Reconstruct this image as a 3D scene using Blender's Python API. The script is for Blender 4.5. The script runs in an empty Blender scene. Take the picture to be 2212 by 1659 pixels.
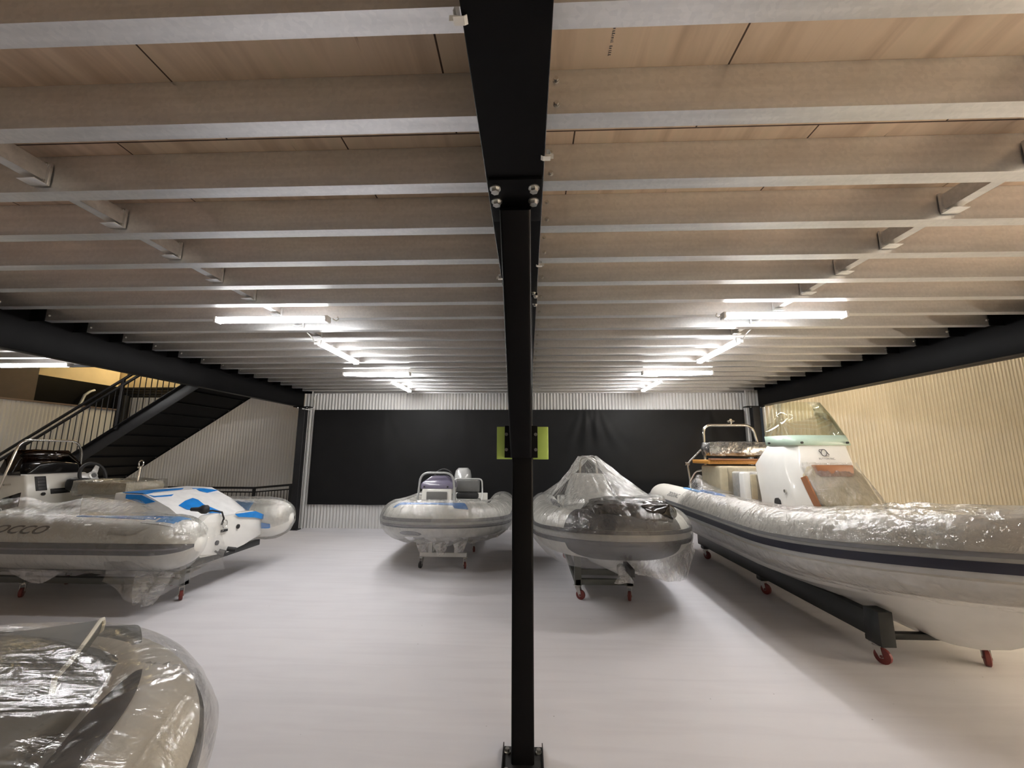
import bpy, bmesh, math, random
from mathutils import Vector, Matrix, noise

S = bpy.context.scene
C = S.collection
rnd = random.Random(7)
PI = math.pi
R = math.radians

# ------------------------------------------------------------------ camera, world, exposure
HC = 1.75
cam_d = bpy.data.cameras.new('camera')
cam_d.sensor_fit = 'HORIZONTAL'
cam_d.sensor_width = 36.0
cam_d.lens = 888.98 / 2212 * 36.0
cam_d.clip_start = 0.02
cam = bpy.data.objects.new('camera', cam_d)
C.objects.link(cam)
PITCH, YAW, ROLL = 0.1639, 0.0383, 0.0036
_f = Vector((-math.sin(YAW) * math.cos(PITCH), math.cos(YAW) * math.cos(PITCH), math.sin(PITCH)))
_r = Vector((math.cos(YAW), math.sin(YAW), 0))
_u = _r.cross(_f)
_r2 = math.cos(ROLL) * _r + math.sin(ROLL) * _u
_u2 = math.cos(ROLL) * _u - math.sin(ROLL) * _r
cam.matrix_world = Matrix(((_r2.x, _u2.x, -_f.x, 0), (_r2.y, _u2.y, -_f.y, 0), (_r2.z, _u2.z, -_f.z, HC), (0, 0, 0, 1)))
S.camera = cam

S.view_settings.view_transform = 'Standard'
S.view_settings.look = 'None'
S.view_settings.gamma = 1.0
S.view_settings.use_curve_mapping = False
S.view_settings.exposure = 1.0
try:
    S.cycles.max_bounces = 10
    S.cycles.transparent_max_bounces = 24
    S.cycles.diffuse_bounces = 7
    S.cycles.glossy_bounces = 4
    S.cycles.sample_clamp_indirect = 6.0
    S.cycles.caustics_reflective = False
    S.cycles.caustics_refractive = False
except Exception:
    pass

W = bpy.data.worlds.new('world')
S.world = W
W.use_nodes = True
W.node_tree.nodes['Background'].inputs[0].default_value = (0.75, 0.8, 0.9, 1)
W.node_tree.nodes['Background'].inputs[1].default_value = 0.02

LAMP_COOL = (1.0, 0.985, 0.975)
LAMP_WARM = (1.0, 0.85, 0.58)
LAMP_MID = (1.0, 0.93, 0.84)
P_MAIN = 46.0      # emission of the battens under the mezzanine
P_WARM = 95.0      # emission of the unseen warm lamps

# ------------------------------------------------------------------ materials
def nmat(name):
    m = bpy.data.materials.new(name)
    m.use_nodes = True
    nt = m.node_tree
    nt.nodes.clear()
    out = nt.nodes.new('ShaderNodeOutputMaterial')
    return m, nt, out

def N(nt, kind, **kw):
    n = nt.nodes.new(kind)
    for k, v in kw.items():
        if k.startswith('i_'):
            n.inputs[int(k[2:])].default_value = v
        else:
            setattr(n, k, v)
    return n

def coords(nt, scale=(1, 1, 1), src='Object', rot=(0, 0, 0)):
    tc = nt.nodes.new('ShaderNodeTexCoord')
    mp = nt.nodes.new('ShaderNodeMapping')
    mp.inputs['Scale'].default_value = scale
    mp.inputs['Rotation'].default_value = rot
    nt.links.new(tc.outputs[src], mp.inputs[0])
    return mp.outputs[0]

def ramp(nt, fac, stops):
    r = nt.nodes.new('ShaderNodeValToRGB')
    el = r.color_ramp.elements
    while len(el) < len(stops):
        el.new(0.5)
    for e, (p, c) in zip(el, stops):
        e.position = p
        e.color = (*c, 1) if len(c) == 3 else c
    nt.links.new(fac, r.inputs[0])
    return r.outputs[0]

def M(name, col, rough=0.5, metal=0.0, var=0.06, nscale=9.0, bump=0.0, bscale=60.0, stretch=(1, 1, 1), spec=0.5, coat=0.0):
    """general painted / plastic / metal material with a little procedural variation"""
    m, nt, out = nmat(name)
    b = nt.nodes.new('ShaderNodeBsdfPrincipled')
    co = coords(nt, stretch)
    nz = N(nt, 'ShaderNodeTexNoise')
    nz.inputs['Scale'].default_value = nscale
    nz.inputs['Detail'].default_value = 4
    nt.links.new(co, nz.inputs['Vector'])
    lo = tuple(max(0, c * (1 - var)) for c in col)
    hi = tuple(min(1, c * (1 + var)) for c in col)
    nt.links.new(ramp(nt, nz.outputs['Fac'], [(0.3, lo), (0.7, hi)]), b.inputs['Base Color'])
    b.inputs['Roughness'].default_value = rough
    b.inputs['Metallic'].default_value = metal
    b.inputs['Specular IOR Level'].default_value = spec
    b.inputs['Coat Weight'].default_value = coat
    if bump:
        nb = N(nt, 'ShaderNodeTexNoise')
        nb.inputs['Scale'].default_value = bscale
        nb.inputs['Detail'].default_value = 3
        nt.links.new(co, nb.inputs['Vector'])
        bp = nt.nodes.new('ShaderNodeBump')
        bp.inputs['Strength'].default_value = bump
        bp.inputs['Distance'].default_value = 0.01
        nt.links.new(nb.outputs['Fac'], bp.inputs['Height'])
        nt.links.new(bp.outputs[0], b.inputs['Normal'])
    nt.links.new(b.outputs[0], out.inputs[0])
    return m

def emis(name, col, strength):
    m, nt, out = nmat(name)
    e = nt.nodes.new('ShaderNodeEmission')
    e.inputs[0].default_value = (*col, 1)
    e.inputs[1].default_value = strength
    nt.links.new(e.outputs[0], out.inputs[0])
    return m

def film_mat(name, haze=0.16, gloss=0.16, rough=0.13, streak=(26, 3, 1), bump=0.5, tint=(0.97, 0.97, 0.96)):
    """clear polythene: mostly see-through, milky where it creases, glossy"""
    m, nt, out = nmat(name)
    uv = coords(nt, streak, 'UV')
    n1 = N(nt, 'ShaderNodeTexNoise')
    n1.inputs['Scale'].default_value = 1.0
    n1.inputs['Detail'].default_value = 5
    n1.inputs['Distortion'].default_value = 1.1
    nt.links.new(uv, n1.inputs['Vector'])
    oc = coords(nt, (1, 1, 1), 'Object')
    n2 = N(nt, 'ShaderNodeTexNoise')
    n2.inputs['Scale'].default_value = 14.0
    n2.inputs['Detail'].default_value = 4
    n2.inputs['Distortion'].default_value = 0.8
    nt.links.new(oc, n2.inputs['Vector'])
    add = N(nt, 'ShaderNodeMath', operation='ADD')
    nt.links.new(n1.outputs['Fac'], add.inputs[0])
    nt.links.new(n2.outputs['Fac'], add.inputs[1])
    bp = nt.nodes.new('ShaderNodeBump')
    bp.inputs['Strength'].default_value = bump
    bp.inputs['Distance'].default_value = 0.03
    nt.links.new(add.outputs[0], bp.inputs['Height'])
    tr = N(nt, 'ShaderNodeBsdfTransparent')
    tr.inputs[0].default_value = (*tint, 1)
    df = N(nt, 'ShaderNodeBsdfDiffuse')
    df.inputs[0].default_value = (0.86, 0.86, 0.84, 1)
    tl = N(nt, 'ShaderNodeBsdfTranslucent')
    tl.inputs[0].default_value = (0.86, 0.86, 0.84, 1)
    mx0 = N(nt, 'ShaderNodeMixShader')
    mx0.inputs[0].default_value = 0.4
    nt.links.new(df.outputs[0], mx0.inputs[1])
    nt.links.new(tl.outputs[0], mx0.inputs[2])
    gl = N(nt, 'ShaderNodeBsdfGlossy')
    gl.inputs['Roughness'].default_value = rough
    gl.inputs[0].default_value = (0.95, 0.95, 0.95, 1)
    nt.links.new(bp.outputs[0], gl.inputs['Normal'])
    # haze varies with the creases
    mr = N(nt, 'ShaderNodeMapRange')
    mr.inputs[1].default_value = 0.75
    mr.inputs[2].default_value = 1.35
    mr.inputs[3].default_value = haze * 0.35
    mr.inputs[4].default_value = haze * 2.0
    nt.links.new(add.outputs[0], mr.inputs[0])
    mx1 = N(nt, 'ShaderNodeMixShader')
    nt.links.new(mr.outputs[0], mx1.inputs[0])
    nt.links.new(tr.outputs[0], mx1.inputs[1])
    nt.links.new(mx0.outputs[0], mx1.inputs[2])
    lw = N(nt, 'ShaderNodeLayerWeight')
    lw.inputs[0].default_value = 0.42
    nt.links.new(bp.outputs[0], lw.inputs['Normal'])
    mr2 = N(nt, 'ShaderNodeMapRange')
    mr2.inputs[3].default_value = gloss * 0.45
    mr2.inputs[4].default_value = min(0.7, gloss * 3.2)
    nt.links.new(lw.outputs['Fresnel'], mr2.inputs[0])
    mx2 = N(nt, 'ShaderNodeMixShader')
    nt.links.new(mr2.outputs[0], mx2.inputs[0])
    nt.links.new(mx1.outputs[0], mx2.inputs[1])
    nt.links.new(gl.outputs[0], mx2.inputs[2])
    nt.links.new(mx2.outputs[0], out.inputs[0])
    return m

def floor_mat():
    m, nt, out = nmat('painted_concrete')
    b = nt.nodes.new('ShaderNodeBsdfPrincipled')
    co = coords(nt)
    big = N(nt, 'ShaderNodeTexNoise')
    big.inputs['Scale'].default_value = 0.9
    big.inputs['Detail'].default_value = 6
    nt.links.new(co, big.inputs['Vector'])
    base = ramp(nt, big.outputs['Fac'], [(0.3, (0.635, 0.625, 0.655)), (0.7, (0.69, 0.68, 0.71))])
    # trowel streaks running across the floor
    co2 = coords(nt, (0.5, 5.0, 1), rot=(0, 0, 0.25))
    st = N(nt, 'ShaderNodeTexNoise')
    st.inputs['Scale'].default_value = 1.6
    st.inputs['Detail'].default_value = 6
    st.inputs['Distortion'].default_value = 0.6
    nt.links.new(co2, st.inputs['Vector'])
    stc = ramp(nt, st.outputs['Fac'], [(0.36, (0.88, 0.87, 0.88)), (0.56, (1, 1, 1))])
    mul = N(nt, 'ShaderNodeMixRGB', blend_type='MULTIPLY')
    mul.inputs[0].default_value = 0.42
    nt.links.new(base, mul.inputs[1])
    nt.links.new(stc, mul.inputs[2])
    # small dark specks
    vo = N(nt, 'ShaderNodeTexVoronoi')
    vo.inputs['Scale'].default_value = 5.0
    vo.inputs['Randomness'].default_value = 1.0
    nt.links.new(co, vo.inputs['Vector'])
    sp = ramp(nt, vo.outputs['Distance'], [(0.016, (0.25, 0.24, 0.25)), (0.028, (1, 1, 1))])
    mul2 = N(nt, 'ShaderNodeMixRGB', blend_type='MULTIPLY')
    mul2.inputs[0].default_value = 0.8
    nt.links.new(mul.outputs[0], mul2.inputs[1])
    nt.links.new(sp, mul2.inputs[2])
    nt.links.new(mul2.outputs[0], b.inputs['Base Color'])
    b.inputs['Roughness'].default_value = 0.62
    b.inputs['Specular IOR Level'].default_value = 0.3
    bp = nt.nodes.new('ShaderNodeBump')
    bp.inputs['Strength'].default_value = 0.08
    bp.inputs['Distance'].default_value = 0.01
    nt.links.new(st.outputs['Fac'], bp.inputs['Height'])
    nt.links.new(bp.outputs[0], b.inputs['Normal'])
    nt.links.new(b.outputs[0], out.inputs[0])
    return m

def ply_mat():
    m, nt, out = nmat('plywood')
    b = nt.nodes.new('ShaderNodeBsdfPrincipled')
    co = coords(nt)
    br = N(nt, 'ShaderNodeTexBrick')       # 1.2 x 2.4 m sheets, grain along the room
    br.offset = 0.5
    br.inputs['Scale'].default_value = 1.0
    br.inputs['Brick Width'].default_value = 1.2
    br.inputs['Row Height'].default_value = 2.4
    br.inputs['Mortar Size'].default_value = 0.004
    br.inputs['Mortar Smooth'].default_value = 0.0
    br.inputs['Bias'].default_value = 0.0
    br.inputs[1].default_value = (0.84, 0.67, 0.50, 1)
    br.inputs[2].default_value = (0.88, 0.66, 0.51, 1)
    br.inputs[3].default_value = (0.09, 0.05, 0.03, 1)
    tcb = nt.nodes.new('ShaderNodeTexCoord')
    mpb = nt.nodes.new('ShaderNodeMapping')
    mpb.inputs['Location'].default_value = (0.958, 0.55, 0)
    nt.links.new(tcb.outputs['Object'], mpb.inputs[0])
    nt.links.new(mpb.outputs[0], br.inputs['Vector'])
    g = N(nt, 'ShaderNodeTexNoise')
    g.inputs['Scale'].default_value = 1.0
    g.inputs['Detail'].default_value = 6
    g.inputs['Distortion'].default_value = 0.4
    nt.links.new(coords(nt, (9, 0.8, 1)), g.inputs['Vector'])
    gc = ramp(nt, g.outputs['Fac'], [(0.3, (0.7, 0.66, 0.62)), (0.52, (1, 1, 1)), (0.75, (0.86, 0.9, 0.86))])
    mul = N(nt, 'ShaderNodeMixRGB', blend_type='MULTIPLY')
    mul.inputs[0].default_value = 0.8
    nt.links.new(br.outputs[0], mul.inputs[1])
    nt.links.new(gc, mul.inputs[2])
    k = N(nt, 'ShaderNodeTexNoise')        # dark mineral streaks
    k.inputs['Scale'].default_value = 1.0
    k.inputs['Detail'].default_value = 3
    nt.links.new(coords(nt, (22, 2.2, 1)), k.inputs['Vector'])
    kc = ramp(nt, k.outputs['Fac'], [(0.69, (1, 1, 1)), (0.76, (0.42, 0.34, 0.28))])
    mul2 = N(nt, 'ShaderNodeMixRGB', blend_type='MULTIPLY')
    mul2.inputs[0].default_value = 1.0
    nt.links.new(mul.outputs[0], mul2.inputs[1])
    nt.links.new(kc, mul2.inputs[2])
    nt.links.new(mul2.outputs[0], b.inputs['Base Color'])
    b.inputs['Roughness'].default_value = 0.7
    nt.links.new(b.outputs[0], out.inputs[0])
    return m

def galv_mat():
    m, nt, out = nmat('galvanised_steel')
    b = nt.nodes.new('ShaderNodeBsdfPrincipled')
    vo = N(nt, 'ShaderNodeTexVoronoi')
    vo.inputs['Scale'].default_value = 55.0
    nt.links.new(coords(nt), vo.inputs['Vector'])
    nz = N(nt, 'ShaderNodeTexNoise')
    nz.inputs['Scale'].default_value = 1.0
    nz.inputs['Detail'].default_value = 6
    nt.links.new(coords(nt, (1.2, 14, 14)), nz.inputs['Vector'])
    c1 = ramp(nt, vo.outputs['Color'], [(0.2, (0.87, 0.88, 0.89)), (0.8, (0.93, 0.935, 0.94))])
    c2 = ramp(nt, nz.outputs['Fac'], [(0.35, (0.82, 0.82, 0.82)), (0.65, (1, 1, 1))])
    mul = N(nt, 'ShaderNodeMixRGB', blend_type='MULTIPLY')
    mul.inputs[0].default_value = 0.8
    nt.links.new(c1, mul.inputs[1])
    nt.links.new(c2, mul.inputs[2])
    nt.links.new(mul.outputs[0], b.inputs['Base Color'])
    b.inputs['Metallic'].default_value = 0.92
    b.inputs['Roughness'].default_value = 0.36
    nt.links.new(b.outputs[0], out.inputs[0])
    return m

m_floor = floor_mat()
m_ply = ply_mat()
m_galv = galv_mat()
m_black = M('black_paint', (0.004, 0.004, 0.0045), 0.42, var=0.2, nscale=3, spec=0.08)
m_blacksatin = M('black_satin', (0.012, 0.012, 0.0135), 0.45, var=0.15, spec=0.35)
m_clad = M('steel_cladding', (0.66, 0.655, 0.64), 0.36, var=0.04, nscale=1.5)
m_clad_warm = M('warm_lit_cladding', (0.75, 0.695, 0.58), 0.27, var=0.04, nscale=1.5, spec=0.9, coat=0.5)  # same off-white cladding, with the warm lamp light put into its colour
m_cap = M('brown_flashing', (0.16, 0.12, 0.10), 0.45)
m_plinth = M('blue_grey_plinth', (0.36, 0.36, 0.46), 0.7)
m_conduit = M('white_conduit', (0.72, 0.72, 0.70), 0.4)
m_bolt = M('zinc_bolt', (0.68, 0.68, 0.66), 0.28, metal=0.9)
m_boltdark = M('dark_bolt', (0.12, 0.12, 0.12), 0.35, metal=0.6)
m_green = M('lime_green', (0.42, 0.60, 0.13), 0.45, var=0.05)
m_creamply = M('cream_board', (0.78, 0.64, 0.40), 0.6, var=0.08, nscale=2)
m_brown = M('brown_board', (0.07, 0.05, 0.038), 0.6)
m_housing = M('lamp_housing', (0.82, 0.82, 0.82), 0.4)
m_lamp = emis('lamp_diffuser', LAMP_COOL, P_MAIN)
m_lampmid = emis('lamp_diffuser_added', LAMP_MID, P_MAIN)  # for the high lamps added behind the camera
m_lampstair = emis('lamp_diffuser_stair_assumed', (1.0, 0.82, 0.50), 40.0)  # for the unseen lamps assumed above the stair
m_lamplow = emis('lamp_diffuser_added_low', (1.0, 0.84, 0.66), 540.0)  # for the unseen low lamps added on the right
m_lampwarm = emis('lamp_diffuser_warm_unseen', LAMP_WARM, P_WARM)
m_cable = M('white_cable', (0.8, 0.8, 0.78), 0.45)
m_steelbase = M('dark_base_plate', (0.03, 0.03, 0.032), 0.35, metal=0.4, var=0.4)

m_tube = M('white_hypalon', (0.80, 0.79, 0.74), 0.45, var=0.03, bump=0.04, bscale=200)
m_tubewarm = M('ivory_hypalon', (0.74, 0.71, 0.65), 0.45, var=0.03, bump=0.04, bscale=200)
m_hull = M('white_gelcoat', (0.80, 0.79, 0.75), 0.18, var=0.02, coat=0.4)
m_hullgrey = M('grey_gelcoat', (0.62, 0.62, 0.60), 0.22, var=0.02, coat=0.3)
m_rubdark = M('charcoal_strake', (0.045, 0.045, 0.055), 0.5, var=0.1)
m_rubgrey = M('grey_strake', (0.21, 0.21, 0.225), 0.5, var=0.08)
m_rublight = M('light_grey_strake', (0.46, 0.46, 0.45), 0.5, var=0.06)
m_navy = M('navy_strake', (0.018, 0.019, 0.035), 0.45)
m_patch = M('dark_grey_patch', (0.045, 0.045, 0.05), 0.55, var=0.12)
m_cush = M('grey_cushion', (0.15, 0.15, 0.145), 0.6, var=0.08)
m_cushlight = M('light_grey_cushion', (0.42, 0.42, 0.40), 0.6)
m_piping = M('cream_piping', (0.7, 0.68, 0.6), 0.5)
m_cream = M('cream_cushion', (0.50, 0.43, 0.29), 0.5, var=0.1, bump=0.25, bscale=30)
m_tan = M('tan_cushion', (0.30, 0.125, 0.055), 0.5)
m_blue = M('blue_protective_film', (0.012, 0.22, 0.66), 0.38, var=0.12, bump=0.15, bscale=25)
m_bluelight = M('pale_blue_film', (0.13, 0.38, 0.78), 0.38, var=0.1)
m_paper = M('white_backing_film', (0.80, 0.80, 0.80), 0.45)
m_gloss_black = M('gloss_black', (0.012, 0.011, 0.011), 0.12, var=0.1)
m_rubber = M('black_rubber', (0.018, 0.018, 0.019), 0.6)
m_chrome = M('stainless_steel', (0.78, 0.76, 0.72), 0.13, metal=1.0, var=0.02)
m_alu = M('silver_paint', (0.62, 0.62, 0.61), 0.32, metal=0.3)
m_greyrail = M('grey_rail', (0.42, 0.43, 0.43), 0.35, metal=0.2)
m_cowl = M('pearl_cowling', (0.66, 0.67, 0.66), 0.22, metal=0.2, coat=0.3)
m_violet = M('violet_grey_cowl', (0.18, 0.165, 0.24), 0.22, coat=0.3)
m_teak = M('teak_edge', (0.52, 0.24, 0.045), 0.45, var=0.2, nscale=4, stretch=(1, 12, 12))
m_teakfloor = M('brown_teak', (0.30, 0.145, 0.085), 0.5, var=0.2, nscale=4, stretch=(1, 14, 1))
m_beige = M('beige_deck', (0.70, 0.62, 0.44), 0.5, var=0.05)
m_foil = M('silver_wrap', (0.34, 0.34, 0.34), 0.18, metal=0.8, var=0.45, nscale=12, bump=0.9, bscale=16)
m_wheel = M('maroon_wheel', (0.15, 0.025, 0.022), 0.45)
m_zinc = M('zinc_fork', (0.45, 0.44, 0.42), 0.4, metal=0.8)
m_trolley_dark = M('black_trolley_steel', (0.012, 0.014, 0.013), 0.4)
m_trolley_olive = M('olive_grey_trolley_steel', (0.075, 0.08, 0.07), 0.45)
m_trolley_grey = M('grey_trolley_steel', (0.10, 0.105, 0.10), 0.45)
m_trolley_white = M('white_trolley_steel', (0.62, 0.62, 0.60), 0.4)
m_text = M('dark_lettering', (0.10, 0.10, 0.105), 0.5)
m_textlight = M('grey_lettering', (0.12, 0.12, 0.12), 0.5)

m_film = film_mat('clear_polythene', haze=0.12, gloss=0.20, rough=0.10, streak=(12, 4, 1), bump=0.8)
m_film_milky = film_mat('milky_polythene', haze=0.30, gloss=0.20, rough=0.16)
m_film_thin = film_mat('thin_clear_polythene', haze=0.06, gloss=0.22, rough=0.08, streak=(9, 4, 1), bump=0.8)
m_film_near = film_mat('near_polythene', haze=0.09, gloss=0.15, rough=0.15, streak=(10, 1.0, 1), bump=0.22)
m_film_big = film_mat('taut_polythene', haze=0.11, gloss=0.22, rough=0.09, streak=(6, 3.0, 1), bump=0.8)
m_film_crinkle = film_mat('crinkled_polythene', haze=0.12, gloss=0.24, rough=0.09, streak=(30, 12, 1), bump=0.9)

def curtain_mat():
    return M('black_curtain_cloth', (0.0075, 0.0075, 0.0078), 0.6, var=0.15, nscale=2, spec=0.22)
m_curtain = curtain_mat()

def glass_mat():
    m, nt, out = nmat('green_tinted_screen')
    tr = N(nt, 'ShaderNodeBsdfTransparent')
    tr.inputs[0].default_value = (0.93, 0.955, 0.905, 1)
    gl = N(nt, 'ShaderNodeBsdfGlossy')
    gl.inputs['Roughness'].default_value = 0.03
    lw = N(nt, 'ShaderNodeLayerWeight')
    lw.inputs[0].default_value = 0.35
    nz = N(nt, 'ShaderNodeTexNoise')
    nz.inputs['Scale'].default_value = 3.0
    mr = N(nt, 'ShaderNodeMath', operation='MULTIPLY')
    mr.inputs[1].default_value = 0.5
    nt.links.new(lw.outputs['Fresnel'], mr.inputs[0])
    mx = N(nt, 'ShaderNodeMixShader')
    nt.links.new(mr.outputs[0], mx.inputs[0])
    nt.links.new(tr.outputs[0], mx.inputs[1])
    nt.links.new(gl.outputs[0], mx.inputs[2])
    nt.links.new(mx.outputs[0], out.inputs[0])
    return m
m_screen = glass_mat()
m_smoke = None
def smoke_mat():
    m, nt, out = nmat('smoked_screen')
    tr = N(nt, 'ShaderNodeBsdfTransparent')
    tr.inputs[0].default_value = (0.16, 0.10, 0.075, 1)
    gl = N(nt, 'ShaderNodeBsdfGlossy')
    gl.inputs['Roughness'].default_value = 0.04
    mx = N(nt, 'ShaderNodeMixShader')
    mx.inputs[0].default_value = 0.07
    nt.links.new(tr.outputs[0], mx.inputs[1])
    nt.links.new(gl.outputs[0], mx.inputs[2])
    nt.links.new(mx.outputs[0], out.inputs[0])
    return m
m_smoke = smoke_mat()
m_screenband = M('pale_green_screen_band', (0.47, 0.60, 0.50), 0.25, var=0.03)

# ------------------------------------------------------------------ mesh helpers
class MB:
    """collects geometry and links it as ONE mesh object"""
    def __init__(s):
        s.v = []; s.f = []; s.m = []; s.uv = []
    def add(s, vs, fs, mi=0, T=None, uvs=None):
        o = len(s.v)
        for p in vs:
            p = Vector(p)
            s.v.append(T @ p if T is not None else p)
        for i, f in enumerate(fs):
            s.f.append([o + k for k in f])
            s.m.append(mi)
            s.uv.append([uvs[k] for k in f] if uvs else None)
        return s
    def box(s, lo, hi, mi=0, T=None):
        (x0, y0, z0), (x1, y1, z1) = lo, hi
        vs = [(x0, y0, z0), (x1, y0, z0), (x1, y1, z0), (x0, y1, z0), (x0, y0, z1), (x1, y0, z1), (x1, y1, z1), (x0, y1, z1)]
        fs = [(0, 3, 2, 1), (4, 5, 6, 7), (0, 1, 5, 4), (1, 2, 6, 5), (2, 3, 7, 6), (3, 0, 4, 7)]
        return s.add(vs, fs, mi, T)
    def bar(s, a, b, w, h, up=(0, 0, 1), mi=0, T=None):
        """rectangular bar from a to b, w across, h along up"""
        a, b = Vector(a), Vector(b)
        d = (b - a).normalized()
        u = Vector(up)
        r = d.cross(u)
        if r.length < 1e-6:
            r = d.cross(Vector((1, 0, 0)))
        r.normalize(); u = r.cross(d).normalized()
        vs = []
        for p in (a, b):
            for sx, sy in ((-1, -1), (1, -1), (1, 1), (-1, 1)):
                vs.append(p + r * (sx * w / 2) + u * (sy * h / 2))
        fs = [(0, 1, 2, 3), (7, 6, 5, 4), (0, 4, 5, 1), (1, 5, 6, 2), (2, 6, 7, 3), (3, 7, 4, 0)]
        return s.add(vs, fs, mi, T)
    def cyl(s, a, b, r, n=12, r2=None, mi=0, T=None, cap=True):
        a, b = Vector(a), Vector(b)
        d = (b - a).normalized()
        x = d.orthogonal().normalized(); y = d.cross(x)
        r2 = r if r2 is None else r2
        vs = []
        for p, rr in ((a, r), (b, r2)):
            for i in range(n):
                t = 2 * PI * i / n
                vs.append(p + x * (rr * math.cos(t)) + y * (rr * math.sin(t)))
        fs = [(i, (i + 1) % n, n + (i + 1) % n, n + i) for i in range(n)]
        if cap:
            fs += [tuple(range(n - 1, -1, -1)), tuple(range(n, 2 * n))]
        return s.add(vs, fs, mi, T)
    def pipe(s, pts, r, n=10, mi=0, T=None, closed=False, rs=None):
        pts = [Vector(p) for p in pts]
        k = len(pts)
        vs = []; prev = None
        for i, p in enumerate(pts):
            if closed:
                d = pts[(i + 1) % k] - pts[i - 1]
            else:
                d = pts[min(i + 1, k - 1)] - pts[max(i - 1, 0)]
            d.normalize()
            if prev is None:
                x = d.orthogonal().normalized()
            else:
                x = (prev - d * prev.dot(d))
                x = x.normalized() if x.length > 1e-6 else d.orthogonal().normalized()
            prev = x
            y = d.cross(x)
            rr = rs[i] if rs else r
            for j in range(n):
                t = 2 * PI * j / n
                vs.append(p + x * (rr * math.cos(t)) + y * (rr * math.sin(t)))
        fs = []
        for i in range(k if closed else k - 1):
            a, b = i * n, ((i + 1) % k) * n
            for j in range(n):
                fs.append((a + j, a + (j + 1) % n, b + (j + 1) % n, b + j))
        if not closed:
            fs += [tuple(range(n - 1, -1, -1)), tuple(range((k - 1) * n, k * n))]
        return s.add(vs, fs, mi, T)
    def grid(s, fn, nu, nv, mi=0, T=None, su=1.0, sv=1.0, wrapu=False):
        vs = []; uvs = []
        for i in range(nu + 1):
            for j in range(nv + 1):
                u, v = i / nu, j / nv
                vs.append(fn(u, v)); uvs.append((u * su, v * sv))
        fs = []
        for i in range(nu):
            for j in range(nv):
                a = i * (nv + 1) + j
                fs.append((a, a + nv + 1, a + nv + 2, a + 1))
        return s.add(vs, fs, mi, T, uvs)
    def loft(s, secs, mi=0, T=None, closed=False, cap=False):
        n = len(secs[0]); vs = [p for sec in secs for p in sec]; fs = []
        for i in range(len(secs) - 1):
            for j in range(n if closed else n - 1):
                a = i * n + j; b = i * n + (j + 1) % n
                fs.append((a, b, b + n, a + n))
        if cap:
            fs.append(tuple(range(n - 1, -1, -1)))
            fs.append(tuple(range((len(secs) - 1) * n, len(secs) * n)))
        return s.add(vs, fs, mi, T)
    def prism(s, poly, axis, a, b, mi=0, T=None):
        """polygon in the plane across `axis` ('x','y','z'), extruded from a to b"""
        def pt(p, t):
            return {'x': (t, p[0], p[1]), 'y': (p[0], t, p[1]), 'z': (p[0], p[1], t)}[axis]
        n = len(poly)
        vs = [pt(p, a) for p in poly] + [pt(p, b) for p in poly]
        fs = [tuple(range(n - 1, -1, -1)), tuple(range(n, 2 * n))] + [(i, (i + 1) % n, n + (i + 1) % n, n + i) for i in range(n)]
        return s.add(vs, fs, mi, T)
    def build(s, name, mats, parent=None, smooth=35.0, bevel=0.0, segs=2, solid=0.0):
        me = bpy.data.meshes.new(name)
        me.from_pydata([tuple(p) for p in s.v], [], s.f)
        if not isinstance(mats, (list, tuple)):
            mats = [mats]
        for mm in mats:
            me.materials.append(mm)
        for p, mi in zip(me.polygons, s.m):
            p.material_index = mi
        if any(u is not None for u in s.uv):
            lay = me.uv_layers.new(name='UVMap')
            for p, u in zip(me.polygons, s.uv):
                if u:
                    for li, c in zip(p.loop_indices, u):
                        lay.data[li].uv = c
        bm = bmesh.new(); bm.from_mesh(me)
        bmesh.ops.recalc_face_normals(bm, faces=bm.faces)
        if bevel:
            es = [e for e in bm.edges if len(e.link_faces) == 2 and e.calc_face_angle(0) > 0.5]
            bmesh.ops.bevel(bm, geom=es, offset=bevel, segments=segs, affect='EDGES', profile=0.5, clamp_overlap=True)
        bm.to_mesh(me); bm.free()
        if smooth:
            for p in me.polygons:
                p.use_smooth = True
            me.set_sharp_from_angle(angle=R(smooth))
        o = bpy.data.objects.new(name, me)
        C.objects.link(o)
        if parent is not None:
            o.parent = parent
        if solid:
            md = o.modifiers.new('solid', 'SOLIDIFY'); md.thickness = solid; md.offset = 0
        return o

def tag(o, label, cat, group=None, kind=None):
    o['label'] = label; o['category'] = cat
    if group: o['group'] = group
    if kind: o['kind'] = kind
    return o

def thing(name, label, cat, loc=(0, 0, 0), rotz=0.0, group=None):
    o = bpy.data.objects.new(name, None)
    o.empty_display_size = 0.1
    C.objects.link(o)
    o.location = loc; o.rotation_euler = (0, 0, rotz)
    return tag(o, label, cat, group)

def struct(o, label, cat):
    tag(o, label, cat, kind='structure')
    return o

def copy_tree(o, parent=None):
    c = o.copy(); C.objects.link(c)
    if parent is not None:
        c.parent = parent
    for ch in list(o.children):
        copy_tree(ch, c)
    return c

def hexbolt(r, h, a, d, mb=None, washer=True):
    """hexagon head on point a, facing along d"""
    mb = mb or MB()
    a = Vector(a); d = Vector(d).normalized()
    if washer:
        mb.cyl(a, a + d * h * 0.25, r * 1.35, 14)
    mb.cyl(a + d * h * 0.2, a + d * h, r, 6)
    return mb

def smooth01(t):
    t = max(0.0, min(1.0, t)); return t * t * (3 - 2 * t)

def lerp(a, b, t):
    return a + (b - a) * t

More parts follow.
